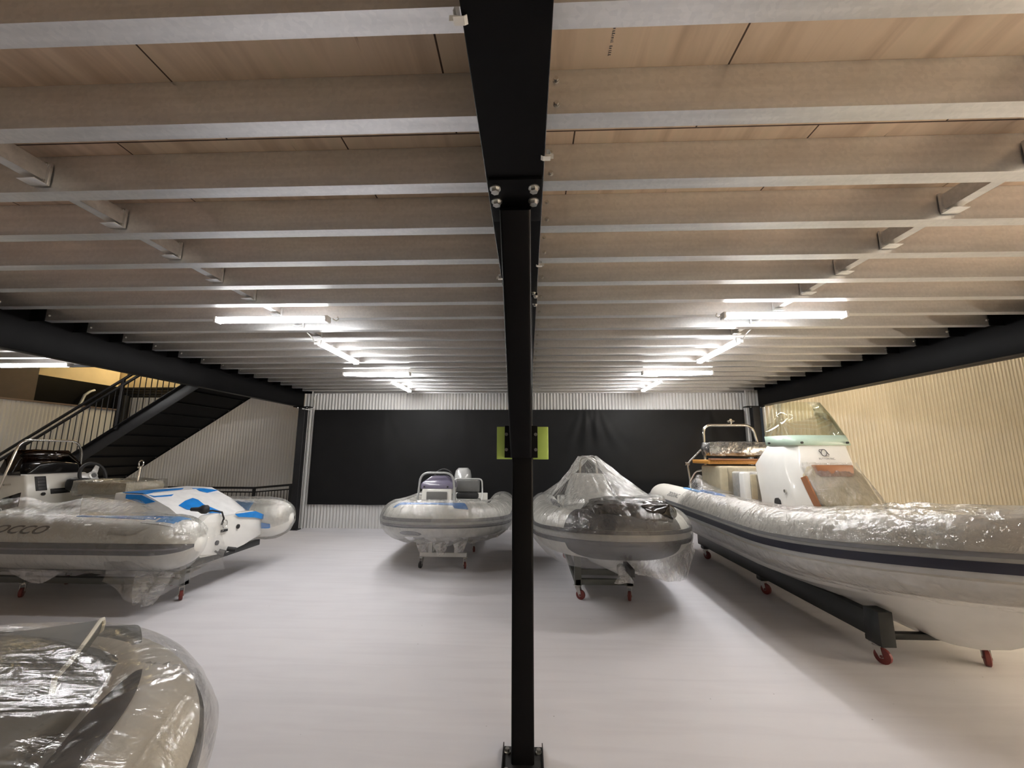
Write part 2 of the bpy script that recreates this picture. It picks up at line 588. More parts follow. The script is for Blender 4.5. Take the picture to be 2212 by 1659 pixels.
# ------------------------------------------------------------------ dimensions of the hall
ZJ, ZT, ZB = 3.136, 3.35, 2.795          # joist underside, plywood underside, beam underside
JY0, JS, NJ = 1.0793, 0.4294, 21
YW = 9.76                                # back wall of the middle bays
YL = 10.74                               # back wall of the stair bay
XLW = -10.9                              # left wall
XRW = 13.5
XBL = (-5.51, -5.379)                    # left beam
XBR = (5.184, 5.42)                      # right beam
XBC = (-0.158, 0.064)                    # centre beam
YB0 = -5.0                               # the hall goes on behind the camera
ORD = ['first', 'second', 'third', 'fourth', 'fifth', 'sixth', 'seventh', 'eighth', 'ninth', 'tenth', 'eleventh', 'twelfth', 'thirteenth',
       'fourteenth', 'fifteenth', 'sixteenth', 'seventeenth', 'eighteenth', 'nineteenth', 'twentieth', 'twenty-first', 'twenty-second', 'twenty-third']

# ------------------------------------------------------------------ lamps (those of the place)
def batten(loc, rotz, label, mat, group='batten lights', name='batten_light'):
    t = thing(name, label, 'light', loc, rotz, group)
    MB().box((-0.6, -0.03, -0.035), (0.6, 0.03, 0.0)).build('housing', m_housing, t, bevel=0.004)
    d = MB()
    nn = 10
    prof = [(0.042 * math.cos(PI + PI * i / nn), -0.030 + 0.034 * math.sin(PI + PI * i / nn)) for i in range(nn + 1)]
    d.prism(prof, 'x', -0.575, 0.575)
    d.build('diffuser', mat, t, smooth=50)
    if loc[2] > 4.5:  # rods for the unseen high lamps
        for sx in (-0.4, 0.4):
            MB().cyl((sx, 0, 0), (sx, 0, 6.0 - loc[2]), 0.006, 6).build('hanging_rod', m_housing, t)
    for sx in (-1, 1):
        MB().box((min(sx * 0.575, sx * 0.605), -0.044, -0.066), (max(sx * 0.575, sx * 0.605), 0.044, 0.0)).build('end_cap', m_housing, t, bevel=0.008)
    return t

ZL = ZJ - 0.001
battens = [
    (-2.66, 4.03, 0, 'white batten light across the left bay, nearest the camera'),
    (-2.63, 5.51, 1, 'white batten light running front to back, nearer one of left bay'),
    (-2.66, 7.05, 0, 'short-looking white batten light across the far half of left bay'),
    (-2.66, 8.50, 1, 'white batten light running front to back, by the back wall in left bay'),
    (2.55, 4.03, 0, 'white batten light across the right bay, nearest the camera'),
    (2.58, 5.55, 1, 'white batten light running front to back, nearer one of right bay'),
    (2.57, 7.05, 0, 'short-looking white batten light across the far half of right bay'),
    (2.55, 8.50, 1, 'white batten light running front to back, by the back wall in right bay'),
    (-7.93, 6.20, 0, 'white batten light beyond the left beam, above the stair bay'),
]
for x, y, along, lab in battens:
    batten((x, y, ZL), PI / 2 if along else 0, lab, m_lamp)
# high lamps added behind the camera to brighten joists; warm lamps of the open right bay are assumed
for x, y, nm in ((-2.2, -3.0, 'middle'), (2.2, -3.0, 'right')):
    batten((x, y, 4.6), 0, 'unseen white high lamp added behind the viewpoint, ' + nm, m_lampmid, 'added lamps behind the viewpoint')
batten((5.2, -3.0, 4.6), 0, 'unseen warm high lamp added behind the viewpoint', m_lampwarm, 'added lamps behind the viewpoint')
for x, y in ((5.95, 2.6), (5.95, 4.6), (5.95, 6.4)):  # unseen lamps, assumed from the warm light on the right wall
    batten((x, y, 4.9), 0, 'unseen warm high lamp assumed in the open bay right of the right beam, at %.0f metres' % y, m_lampwarm, 'assumed warm lamps of the open bay', 'assumed_warm_light')
# low warm lamps added out of view to brighten the right bay's underside
for y in (-0.6, 0.9, 2.4):
    t = batten((7.94, y, 1.25), PI / 2, 'unseen warm lamp added low on the right, at %.1f metres' % y, m_lamplow, 'added low warm lamps on the right', 'added_low_light')
    t.rotation_euler = (R(-90), 0, PI / 2)
for x, nm in ((-10.1, 'left'), (-8.5, 'right')):  # unseen lamps, assumed from the warm light above the stair
    batten((x, 10.62, 4.55), 0, 'unseen warm lamp assumed close to the cream wall above the stair, %s one' % nm, m_lampstair, 'assumed warm lamps above the stair', 'assumed_warm_light')

# ------------------------------------------------------------------ room shell
def flatbox(name, lo, hi, mat, label, cat):
    return struct(MB().box(lo, hi).build(name, mat, smooth=0), label, cat)

flatbox('floor', (-11.2, YB0, -0.1), (XRW, 11.0, 0.0), m_floor, 'pale lilac grey painted concrete floor', 'floor')

def corrugated(name, a, b, z0, z1, pitch, amp, mat, label, cat='wall', nrm=(0, -1)):
    """sheet from a to b (plan points), waves along it"""
    ax, ay = a; bx, by = b
    L = math.hypot(bx - ax, by - ay)
    n = int(L / pitch * 8)
    mb = MB()
    def fn(u, v):
        d = u * L
        w = amp * (2 * abs(math.sin(PI * d / pitch)) ** 0.85 - 1)
        return (ax + (bx - ax) * u + nrm[0] * w, ay + (by - ay) * u + nrm[1] * w, lerp(z0, z1, v))
    mb.grid(fn, n, 1)
    o = mb.build(name, mat, smooth=60)
    return struct(o, label, cat)

corrugated('wall_back', (-5.45, YW), (5.4, YW), 0.0, 3.4, 0.0765, 0.020, m_clad, 'pale corrugated steel back wall behind the black curtain')
corrugated('wall_back_right', (5.3, 9.45), (XRW, 9.45), 0.6, 6.0, 0.083, 0.027, m_clad_warm, 'off-white corrugated steel wall tinted cream for warm light, behind the big boat')
flatbox('wall_back_right_plinth', (5.3, 9.40, 0.0), (XRW, 9.75, 0.585), m_plinth, 'blue grey concrete plinth under the cream corrugated wall', 'wall')
flatbox('trim_1', (5.3, 9.37, 0.585), (XRW, 9.48, 0.615), m_clad_warm, 'cream-tinted flashing along the foot of the cream-tinted wall', 'trim')
corrugated('wall_back_left', (XLW - 0.2, YL), (-5.3, YL), 0.0, 3.2, 0.0765, 0.017, m_clad, 'pale corrugated steel wall behind the stair')
flatbox('wall_back_return', (-5.42, YW, 0.0), (-5.36, YL + 0.05, 3.4), m_clad, 'short return of the back wall beside the left column', 'wall')
corrugated('wall_left', (XLW, -2.0), (XLW, YL - 0.1), 0.0, 2.80, 0.0765, 0.011, m_clad, 'pale corrugated half-height left wall', nrm=(1, 0))
flatbox('trim_2', (XLW - 0.06, -2.0, 2.80), (XLW + 0.05, YL - 0.12, 2.835), m_cap, 'brown flashing on top of the half-height left wall', 'trim')
flatbox('wall_left_upper', (XLW - 0.25, -2.0, 2.835), (XLW - 0.1, 8.70, 3.72), m_brown, 'dark brown bulkhead above the left wall', 'wall')
flatbox('wall_left_dark', (XLW - 0.32, 8.70, 2.835), (XLW - 0.12, YL, 3.44), m_black, 'black opening above the far end of the left wall', 'wall')
flatbox('wall_left_top', (XLW - 0.5, -2.0, 2.8), (XLW - 0.33, YL, 6.0), m_creamply, 'cream boarded upper left wall', 'wall')
flatbox('wall_back_upper', (XLW - 0.5, YL + 0.05, 3.40), (-5.3, YL + 0.2, 6.0), m_creamply, 'cream boarded wall above the stair, warmly lit', 'wall')
flatbox('wall_back_mid_upper', (-5.3, YW + 0.05, 3.4), (5.4, YW + 0.2, 6.0), m_creamply, 'upper back wall above the mezzanine', 'wall')
flatbox('wall_right', (XRW, YB0, 0.0), (XRW + 0.1, 9.6, 6.0), m_clad_warm, 'cream-tinted right wall of the open bay', 'wall')
flatbox('wall_right_added', (8.0, YB0, 0.0), (8.1, 3.3, 6.0), m_clad_warm, 'unseen cream-tinted side wall added behind the low warm lamps', 'wall')  # added out of view to hold the low lamps and bounce their light
flatbox('wall_front', (-11.2, YB0 - 0.1, 0.0), (XRW, YB0, 6.0), m_clad, 'pale front wall behind the viewpoint', 'wall')
flatbox('wall_left_front', (XLW - 0.1, YB0, 0.0), (XLW, -2.0, 6.0), m_clad, 'pale left wall behind the viewpoint', 'wall')
flatbox('ceiling_roof', (XLW - 0.6, YB0, 6.0), (XRW + 0.1, 11.0, 6.1), m_clad, 'pale roof high above the mezzanine', 'ceiling')
YD = -1.0      # deck cut short so lamps added behind the viewpoint light the joists
flatbox('ceiling', (XBL[0], YD, ZT), (XBR[1], YW, ZT + 0.02), m_ply, 'plywood mezzanine deck seen from below between the joists', 'ceiling')
flatbox('ceiling_left', (XLW - 0.3, YD, ZT), (XBL[0], 6.42, ZT + 0.02), m_ply, 'plywood deck of the bay left of the left beam', 'ceiling')
flatbox('trim_3', (XLW - 0.1, 6.40, ZJ - 0.02), (XBL[0], 6.44, ZT + 0.02), m_black, 'black edge channel of the deck beside the stair opening', 'trim')
# header of horizontal dark ribs over the wall behind the stair
mb = MB()
for k in range(4):
    mb.box((XLW - 0.1, YL - 0.14 - 0.02 * (k % 2), 3.17 + k * 0.07), (-5.4, YL - 0.03, 3.17 + k * 0.07 + 0.058))
struct(mb.build('trim_4', m_blacksatin, bevel=0.006), 'dark ribbed header over the wall behind the stair', 'trim')
struct(MB().pipe([(XLW, YL - 0.1, 3.80), (-5.4, YL - 0.1, 3.80)], 0.022).build('trim_5', m_brown), 'thin dark rail along the cream wall above the stair', 'trim')

# ------------------------------------------------------------------ beams and columns
def cleat(parent, x0, x1, y):
    return MB().box((x0, y - 0.012, ZJ - 0.01), (x1, y - 0.004, ZT - 0.03)).build('cleat', m_black, parent, bevel=0.001)

cb = thing('steel_beam', 'black steel beam running overhead down the middle of the ceiling', 'beam', (0, 0, 0), 0, 'black mezzanine beams')
x0, x1 = XBC; xm = (x0 + x1) / 2
mb = MB()
mb.box((x0, YD, ZB), (x1, 9.66, ZB + 0.014))
mb.box((xm - 0.006, YD, ZB + 0.014), (xm + 0.006, 9.66, ZT - 0.014))
mb.box((x0, YD, ZT - 0.014), (x1, 9.66, ZT - 0.001))
mb.build('beam_body', m_black, cb, bevel=0.002, segs=1)
for yy in (2.60, 2.78):
    for xx in (0.042, -0.136):
        hexbolt(0.011, 0.014, (xx, yy, ZB), (0, 0, -1)).build('bolt', m_bolt, cb)

lb = thing('steel_beam', 'black steel beam along the left side, above the stair', 'beam', (0, 0, 0), 0, 'black mezzanine beams')
MB().box((XBL[0], YD, ZB), (XBL[1], 9.66, ZT - 0.001)).build('beam_body', m_black, lb, bevel=0.006)
rb = thing('steel_beam', 'black steel beam along the right side, in front of the cream wall', 'beam', (0, 0, 0), 0, 'black mezzanine beams')
mb = MB()
mb.box((XBR[0], YD, ZB), (XBR[0] + 0.1, 9.4, ZT - 0.001))
mb.box((XBR[0] + 0.1, YD, ZB), (XBR[1], 9.4, ZB + 0.014))
mb.build('beam_body', m_black, rb, bevel=0.003)
for k in range(NJ):
    y = JY0 + k * JS
    cleat(lb, XBL[1], XBL[1] + 0.17, y)
    if y < 9.4:
        cleat(rb, XBR[0] - 0.16, XBR[0], y)

def spring_clip(loc, rotz, label):
    t = thing('beam_clip', label, 'clip', loc, rotz, 'spring clips on the centre beam')
    mb = MB()
    prof = [(0.0, 0.020), (0.010, 0.020), (0.014, 0.008), (0.014, -0.008), (-0.012, -0.008), (-0.020, -0.004)]
    for i in range(len(prof) - 1):
        a, b = prof[i], prof[i + 1]
        mb.bar((a[0], 0, a[1]), (b[0], 0, b[1]), 0.022, 0.002, up=(0, 1, 0) if abs(a[0] - b[0]) < 1e-3 else (0, 0, 1))
    mb.build('clip_body', m_conduit, t)
    return t
spring_clip((XBC[0] - 0.006, 0.84, ZB), PI, 'white spring clip on left edge of the centre beam, nearest the camera')
spring_clip((XBC[1] + 0.006, 1.325, ZB), 0, 'white spring clip on right edge of the centre beam, before the column')
spring_clip((XBC[1] + 0.006, 2.19, ZB), 0, 'white spring clip on right edge of the centre beam, beside the brace')
spring_clip((XBC[0] - 0.006, 2.36, ZB), PI, 'white spring clip on left edge of the centre beam, beside the brace')

def rounded_rect(w, d, r, n=4):
    p = []
    for cx, cy, a0 in ((w / 2 - r, d / 2 - r, 0), (-w / 2 + r, d / 2 - r, 90), (-w / 2 + r, -d / 2 + r, 180), (w / 2 - r, -d / 2 + r, 270)):
        for i in range(n + 1):
            a = R(a0 + 90 * i / n)
            p.append((cx + r * math.cos(a), cy + r * math.sin(a)))
    return p

# centre column
col = thing('steel_column', 'black square steel column standing in the middle foreground', 'column', (-0.033, 2.70, 0), 0, 'black columns')
MB().prism(rounded_rect(0.131, 0.131, 0.014), 'z', 0.012, ZB - 0.012).build('shaft', m_black, col, smooth=30)
bp = MB()
bp.box((-0.112, -0.16, 0.0), (0.112, 0.085, 0.012))
bp.build('base_plate', m_steelbase, col, bevel=0.002)
for sx in (-1, 1):
    mb = MB(); mb.box((sx * 0.115 - 0.003, -0.16, 0.0), (sx * 0.115 + 0.003, 0.09, 0.03)); mb.build('base_plate_edge', m_steelbase, col)
    for sy in (0.035, -0.125):
        hexbolt(0.014, 0.02, (sx * 0.092, sy, 0.012), (0, 0, 1)).build('anchor_bolt', m_bolt, col)
MB().box((-0.1, -0.1, ZB - 0.012), (0.1, 0.12, ZB - 0.0005)).build('cap_plate', m_black, col, bevel=0.002)
for yy in (-0.07, 0.09):
    hexbolt(0.012, 0.014, (0.088, yy, ZB - 0.012), (0, 0, -1)).build('bolt', m_bolt, col)

# knee brace leaning from the column towards the camera up to the beam
kb = thing('knee_brace', 'black diagonal steel brace from the middle column up to the beam', 'brace', (-0.05, 2.6, 1.75))
a = Vector((0.008, 0.03, 0.0)); b = Vector((0.0, -1.0, ZB - 0.02 - 1.75))
d = (b - a).normalized()
rt = Vector((1, 0, 0)); up = rt.cross(d).normalized()
poly = rounded_rect(0.131, 0.10, 0.014)
secs = [[p + rt * q[0] + up * q[1] for q in poly] for p in (a, b)]
MB().loft(secs, closed=True, cap=True).build('brace_tube', m_black, kb, smooth=30)
MB().box((-0.10, -1.17, ZB - 1.75 - 0.014), (0.108, -0.88, ZB - 1.75 - 0.0005)).build('top_plate', m_black, kb, bevel=0.002)
for xx in (-0.076, 0.077):
    for yy in (-1.121, -1.036):
        hexbolt(0.0165, 0.02, (xx, yy, ZB - 1.75 - 0.014), (0, 0, -1)).build('bolt', m_bolt, kb)
MB().box((-0.095, 0.005, -0.035), (0.112, 0.03, 0.165)).build('foot_plate', m_black, kb, bevel=0.003)
for sx in (-0.084, 0.1):
    for zz in (0.015, 0.11):
        hexbolt(0.011, 0.014, (sx, 0.005, zz), (0, -1, 0), washer=False).build('bolt', m_boltdark, kb)

# lime green pads either side of the brace foot
def green_pad(sx, label):
    t = thing('column_pad', label, 'pad', (-0.033 + sx * 0.066, 2.66, 1.705), 0, 'lime pads on the column')
    prof = []
    n = 8
    xo = sx * 0.098
    for i in range(n + 1):
        tt = i / n
        prof.append((xo * tt, -0.018 * math.sin(PI * (0.25 + 0.5 * tt)) + 0.0))
    prof2 = [(p[0], p[1] + 0.03) for p in reversed(prof)]
    MB().prism(prof + prof2, 'z', 0, 0.205).build('pad_body', m_green, t, smooth=40, bevel=0.003)
    return t
green_pad(-1, 'lime green pad on the left side of the middle column')
green_pad(1, 'lime green pad on the right side of the middle column')

# back columns with white conduits
def back_column(x0, x1, y, label):
    t = thing('steel_column', label, 'column', ((x0 + x1) / 2, y, 0), 0, 'black columns')
    w = x1 - x0
    MB().prism(rounded_rect(w, 0.15, 0.012), 'z', 0.012, ZB).build('shaft', m_blacksatin, t, smooth=30)
    MB().box((-w / 2 - 0.07, -0.12, 0), (w / 2 + 0.07, 0.12, 0.012)).build('base_plate', m_steelbase, t, bevel=0.002)
    MB().box((-w / 2 - 0.12, -0.1, ZB - 0.02), (w / 2 + 0.1, 0.1, ZB)).build('cap_plate', m_black, t, bevel=0.002)
    for xx in (-w / 2 - 0.03, w / 2 + 0.03):
        hexbolt(0.013, 0.016, (xx, -0.06, ZB - 0.02), (0, 0, -1)).build('bolt', m_bolt, t)
    return t
back_column(-5.40, -5.24, 9.55, 'black steel column at the left end of the black curtain')
back_column(5.06, 5.22, 9.5, 'black steel column at the right end of the black curtain')
MB_c = MB().pipe([(-5.165, 9.62, 0.0), (-5.165, 9.62, 3.3)], 0.013)
tag(MB_c.build('conduit_pipe', m_conduit), 'white conduit pipe up the left back column', 'pipe', 'white conduits')
tag(MB().pipe([(5.02, 9.60, 0.0), (5.02, 9.60, 3.3)], 0.02).build('conduit_pipe', m_conduit), 'white conduit pipe up the right back column', 'pipe', 'white conduits')
pts = [(-5.05, 9.60, 3.12), (-5.10, 9.58, 3.02), (-5.06, 9.56, 2.90), (-5.06, 9.55, 2.80), (-5.10, 9.54, 2.74), (-5.165, 9.55, 2.72), (-5.30, 9.45, 2.74)]
tag(MB().pipe(pts, 0.011, 8).build('power_cable', m_cable), 'white cable looping at the top of the left back column', 'cable')

# ------------------------------------------------------------------ joists
def joist_mesh(L):
    """C section, web at y=0 facing -y, flanges to +y, x from 0 to L, z from 0 to h"""
    h, fl, t, lip = ZT - ZJ - 0.002, 0.083, 0.004, 0.022
    prof = [(0, 0), (fl, 0), (fl, lip), (fl - t, lip), (fl - t, t), (t, t), (t, h - t), (fl - t, h - t), (fl - t, h - lip), (fl, h - lip), (fl, h), (0, h)]
    return MB().prism(prof, 'x', 0, L)
def joist_bolt(x, z):
    mb = hexbolt(0.0105, 0.013, (x, 0, z), (0, -1, 0))
    return mb
bays = [('left', -5.235, XBC[0] - 0.002), ('right', XBC[1] + 0.004, 5.075)]
for side, xa, xb in bays:
    L = xb - xa
    protoj = thing('ceiling_joist', '', 'joist', (xa, JY0, ZJ), 0, 'galvanised ceiling joists of the %s bay' % side)
    joist_mesh(L).build('joist_section', m_galv, protoj, bevel=0.0)
    h = ZT - ZJ
    if side == 'right':
        joist_bolt(0.055, 0.16).build('bolt', m_bolt, protoj)
        joist_bolt(0.055, 0.045).build('bolt', m_bolt, protoj)
        joist_bolt(L - 0.06, 0.055).build('bolt', m_bolt, protoj)
    else:
        joist_bolt(0.06, 0.055).build('bolt', m_bolt, protoj)
    for k in range(NJ):
        j = protoj if k == 0 else copy_tree(protoj)
        j.location = (xa, JY0 + k * JS, ZJ)
        j['label'] = 'galvanised steel ceiling joist of the %s bay, %s from the front edge of the photo' % (side, ORD[k])
        if k == NJ - 1:
            j['label'] = 'galvanised steel ceiling joist of the %s bay, against the back wall' % side
# joists behind the camera side
    for k in (-1, -2):
        j = copy_tree(protoj); j.location = (xa, JY0 + k * JS, ZJ)
        j['label'] = 'galvanised steel ceiling joist of the %s bay above the viewpoint, number %s' % (side, 'one' if k == -1 else 'two')
        j['group'] = 'joists above the viewpoint'
pj = None
for k in range(9, 13):
    if pj is None:
        pj = thing('ceiling_joist', '', 'joist', (XLW, 0, ZJ), 0, 'joists left of the left beam')
        joist_mesh(XBL[0] - XLW - 0.005).build('joist_section', m_galv, pj)
        j = pj
    else:
        j = copy_tree(pj)
    j.location = (XLW, JY0 + k * JS, ZJ)
    j['label'] = 'galvanised joist left of the left beam, %s from the stair opening' % ORD[12 - k]

# small printed stamp on the plywood
mb = MB()
rs_ = random.Random(3)
y = 1.335
while y < 1.452:
    w = rs_.choice((0.004, 0.006, 0.007))
    if rs_.random() < 0.85:
        mb.box((0.331, y, ZT - 0.0012), (0.331 + rs_.choice((0.009, 0.011)), y + w * 0.55, ZT - 0.0004))
        if rs_.random() < 0.6: mb.box((0.331, y, ZT - 0.0012), (0.3335, y + w, ZT - 0.0004))
    y += w + 0.003
tag(mb.build('plywood_stamp', m_text, smooth=0), 'tiny dark ink stamp printed on the plywood right of the centre beam', 'stamp')

# bridging channels between the joists
def bridging(sx):
    t = thing('joist_bridging', '', 'bracing', (0, 0, 0), 0, 'bridging channels of the %s bay' % ('left' if sx < 0 else 'right'))
    L = JS - 0.004
    mb = MB()
    # channel along y, open side away from the middle; z relative to ZJ
    mb.box((-0.035, 0.084, 0.052), (0.035, L - 0.012, 0.056))
    mb.box((-0.035, 0.084, 0.052), (-0.031, L - 0.012, 0.15))
    mb.box((0.031, 0.084, 0.052), (0.035, L - 0.012, 0.15))
    mb.build('channel', m_galv, t)
    mb = MB(); mb.box((-0.05, L - 0.016, 0.028), (0.05, L - 0.001, 0.16))
    mb.box((-0.05, L - 0.075, 0.028), (0.05, L - 0.001, 0.033))
    mb.build('end_cleat', m_galv, t, bevel=0.002)
    for zz in (0.05, 0.15):
        hexbolt(0.009, 0.012, (0.03, L - 0.016, zz), (0, -1, 0)).build('bolt', m_bolt, t)
    return t
for sx, xx in ((-1, -2.64), (1, 2.525)):
    p = bridging(sx)
    for k in range(0, 9):
        o = p if k == 0 else copy_tree(p)
        o.location = (xx, JY0 + k * JS, ZJ)
        o['label'] = 'galvanised bridging channel between joists of the %s bay, %s from the front' % ('left' if sx < 0 else 'right', ORD[k])

# short white cables between battens
for sx, xx in ((-1, -2.64), (1, 2.57)):
    pts = [(xx, 4.62, ZJ + 0.03), (xx + sx * -0.05, 4.68, ZJ - 0.03), (xx + sx * -0.03, 4.80, ZJ - 0.06), (xx, 4.90, ZJ - 0.03)]
    tag(MB().pipe(pts, 0.006, 6).build('lamp_cable', m_cable), 'short white cable feeding the front-to-back batten of the %s bay' % ('left' if sx < 0 else 'right'), 'cable')
    tag(MB().pipe([(xx + sx * -0.62, 4.03, ZJ - 0.03), (xx + sx * -0.66, 4.03, ZJ - 0.05), (xx + sx * -0.68, 4.04, ZJ - 0.03), (xx + sx * -0.66, 4.05, ZJ)], 0.006, 6).build('lamp_cable', m_cable),
        'white cable tail at the inner end of the nearest %s batten' % ('left' if sx < 0 else 'right'), 'cable')

# ------------------------------------------------------------------ curtain
mb = MB()
def curt(u, v):
    x = lerp(-5.12, 4.99, u); z = lerp(0.535, 2.737, v)
    y = YW - 0.07
    # gathers hanging from fixing points along the top of the right half
    for (fx, amp, spread) in ((1.35, 0.05, 0.55), (1.6, 0.045, 0.6), (4.2, 0.04, 0.9), (-1.5, 0.012, 0.9), (-3.4, 0.012, 0.8)):
        dz = 2.75 - z
        q = (x - fx) / (0.12 + spread * dz)
        y -= amp * math.exp(-q * q) * (0.5 + 0.5 * math.cos(9 * q)) * min(1, dz * 2.0) * math.exp(-dz * 0.5)
    y -= 0.012 * noise.noise((x * 0.9, z * 0.35, 3.1)) + 0.006 * noise.noise((x * 3.0, z * 0.8, 7.7))
    if v < 1e-6:
        z += 0.008 * noise.noise((x * 2, 0, 1))
    return (x, y, z)
mb.grid(curt, 300, 24)
tag(mb.build('black_curtain', m_curtain, smooth=80), 'long black curtain hung across the corrugated back wall', 'curtain')

# ------------------------------------------------------------------ stair
YN, YF = 7.75, 9.30
MS = 0.672
ct_top, ct_bot = 5.82, 5.56           # near stringer lines at x = 0, above eye level
stair = thing('steel_staircase', 'black steel staircase rising to the right under the left beam', 'stairs', (-9.0, 8.5, 0))
T0 = Matrix.Translation((9.0, -8.5, 0))
def stringer(y0, y1):
    def zl(x, c): return HC + MS * x + c
    xa, xb = -10.75, -5.85
    poly = [(xa, max(0.02, zl(xa, ct_bot))), (xb, zl(xb, ct_bot)), (xb, zl(xb, ct_top)), (xa, zl(xa, ct_top))]
    return MB().prism(poly, 'y', y0, y1, T=T0)
stringer(YN, YN + 0.012).build('stringer', m_blacksatin, stair, bevel=0.002)
stringer(YF - 0.012, YF).build('stringer', m_black, stair, bevel=0.002)
# thin bright top flange of the near stringer
def zs(x, c): return HC + MS * x + c
MB().bar((-10.75, YN - 0.03, zs(-10.75, ct_top)), (-5.85, YN - 0.03, zs(-5.85, ct_top)), 0.08, 0.008, T=T0).build('stringer_flange', m_blacksatin, stair)
GO, RI = 0.318, 0.2137
nst = 15
for k in range(nst):
    x = -10.55 + k * GO
    z = zs(x, (ct_top + ct_bot) / 2) - 0.02
    if z < 0.1: continue
    mb = MB()
    mb.box((x - 0.16, YN + 0.012, z), (x + 0.17, YF - 0.012, z + 0.03), T=T0)
    mb.build('tread', m_black, stair, bevel=0.003)
    MB().box((x + 0.15, YN + 0.012, z - 0.0), (x + 0.162, YF - 0.012, z + RI), T=T0).build('riser', m_black, stair)
    for xx in (-0.06, 0.10):
        hexbolt(0.011, 0.014, (x + xx + 9.0, YF - 0.012 - 8.5, z - 0.005), (0, -1, 0)).build('bolt', m_bolt, stair)
# underside sheet that closes the flight
mb = MB()
mb.bar((-10.6, (YN + YF) / 2, zs(-10.6, ct_bot) + 0.03), (-5.85, (YN + YF) / 2, zs(-5.85, ct_bot) + 0.03), YF - YN - 0.03, 0.006, T=T0)
mb.build('soffit_sheet', m_black, stair)

br_ = thing('stair_balustrade', 'black balustrade with two handrails along the near side of the stair', 'railing', (-9.0, YN, 0))
T1 = Matrix.Translation((9.0, -YN, 0))
ctr, cmr = 6.62, 6.50
yb = YN - 0.03
MR = 0.655
def zr(x, c): return HC + MR * x + c - (0.017 * 8.0) * 0
xr0, xr1 = -10.8, -5.95
for c, nm in ((ctr, 'handrail'), (cmr, 'mid_rail')):
    MB().bar((xr0, yb, HC + MR * xr0 + c), (xr1, yb, HC + MR * xr1 + c), 0.045, 0.04, T=T1).build(nm, m_blacksatin, br_, bevel=0.006)
for xx in (-9.78, -7.98, -6.2):
    MB().box((xx - 0.03, yb - 0.02, zs(xx, ct_top) - 0.05), (xx + 0.03, yb + 0.02, HC + MR * xx + ctr), T=T1).build('post', m_blacksatin, br_, bevel=0.004)
k = 0
x = -10.7
while x < -6.0:
    if min(abs(x - q) for q in (-9.78, -7.98, -6.2)) > 0.05:
        MB().cyl((x, yb, zs(x, ct_top)), (x, yb, HC + MR * x + cmr), 0.008, 6, T=T1).build('baluster', m_blacksatin, br_)
    x += 0.118

# corner post at the far end of the left wall and pale hose loop above it
cp = thing('corner_post', 'dark steel post in the far left corner behind the stair', 'post', (-10.86, YL - 0.2, 0))
MB().box((-0.16, -0.08, 0), (0.16, 0.08, 3.2)).build('post_body', m_blacksatin, cp, bevel=0.006)
pts = [(XLW + 0.02, 9.55, 2.84), (XLW, 9.6, 2.95), (XLW - 0.02, 9.66, 3.1), (XLW, 9.75, 3.2), (XLW, 9.85, 3.25)]
tag(MB().pipe(pts, 0.03, 8).build('pale_hose', m_greyrail), 'pale hose curving up above the left wall', 'hose')

# low railing in front of the wall behind the left boats
lr = thing('low_railing', 'low black railing beside the left back column, behind the boat', 'railing', (-7.0, 10.2, 0))
T2 = Matrix.Translation((7.0, -10.2, 0))
segs = [((-9.2, 10.35, 0.84), (-6.85, 10.35, 0.84)), ((-6.85, 10.35, 0.84), (-5.42, 9.75, 0.985))]
for a, b in segs:
    MB().bar(a, b, 0.05, 0.05, T=T2).build('handrail', m_blacksatin, lr, bevel=0.006)
    a2 = (a[0], a[1], a[2] - 0.10); b2 = (b[0], b[1], b[2] - 0.10)
    MB().bar(a2, b2, 0.03, 0.03, T=T2).build('mid_rail', m_blacksatin, lr)
for a in ((-9.2, 10.35, 0.84), (-6.85, 10.35, 0.84), (-5.62, 9.83, 0.96)):
    MB().box((a[0] - 0.03, a[1] - 0.03, 0), (a[0] + 0.03, a[1] + 0.03, a[2]), T=T2).build('post', m_blacksatin, lr, bevel=0.004)
for a, b in segs:
    n = int((Vector(b) - Vector(a)).length / 0.11)
    for i in range(1, n):
        p = Vector(a).lerp(Vector(b), i / n)
        MB().cyl((p.x, p.y, 0.05), (p.x, p.y, p.z - 0.1), 0.008, 6, T=T2).build('baluster', m_blacksatin, lr)

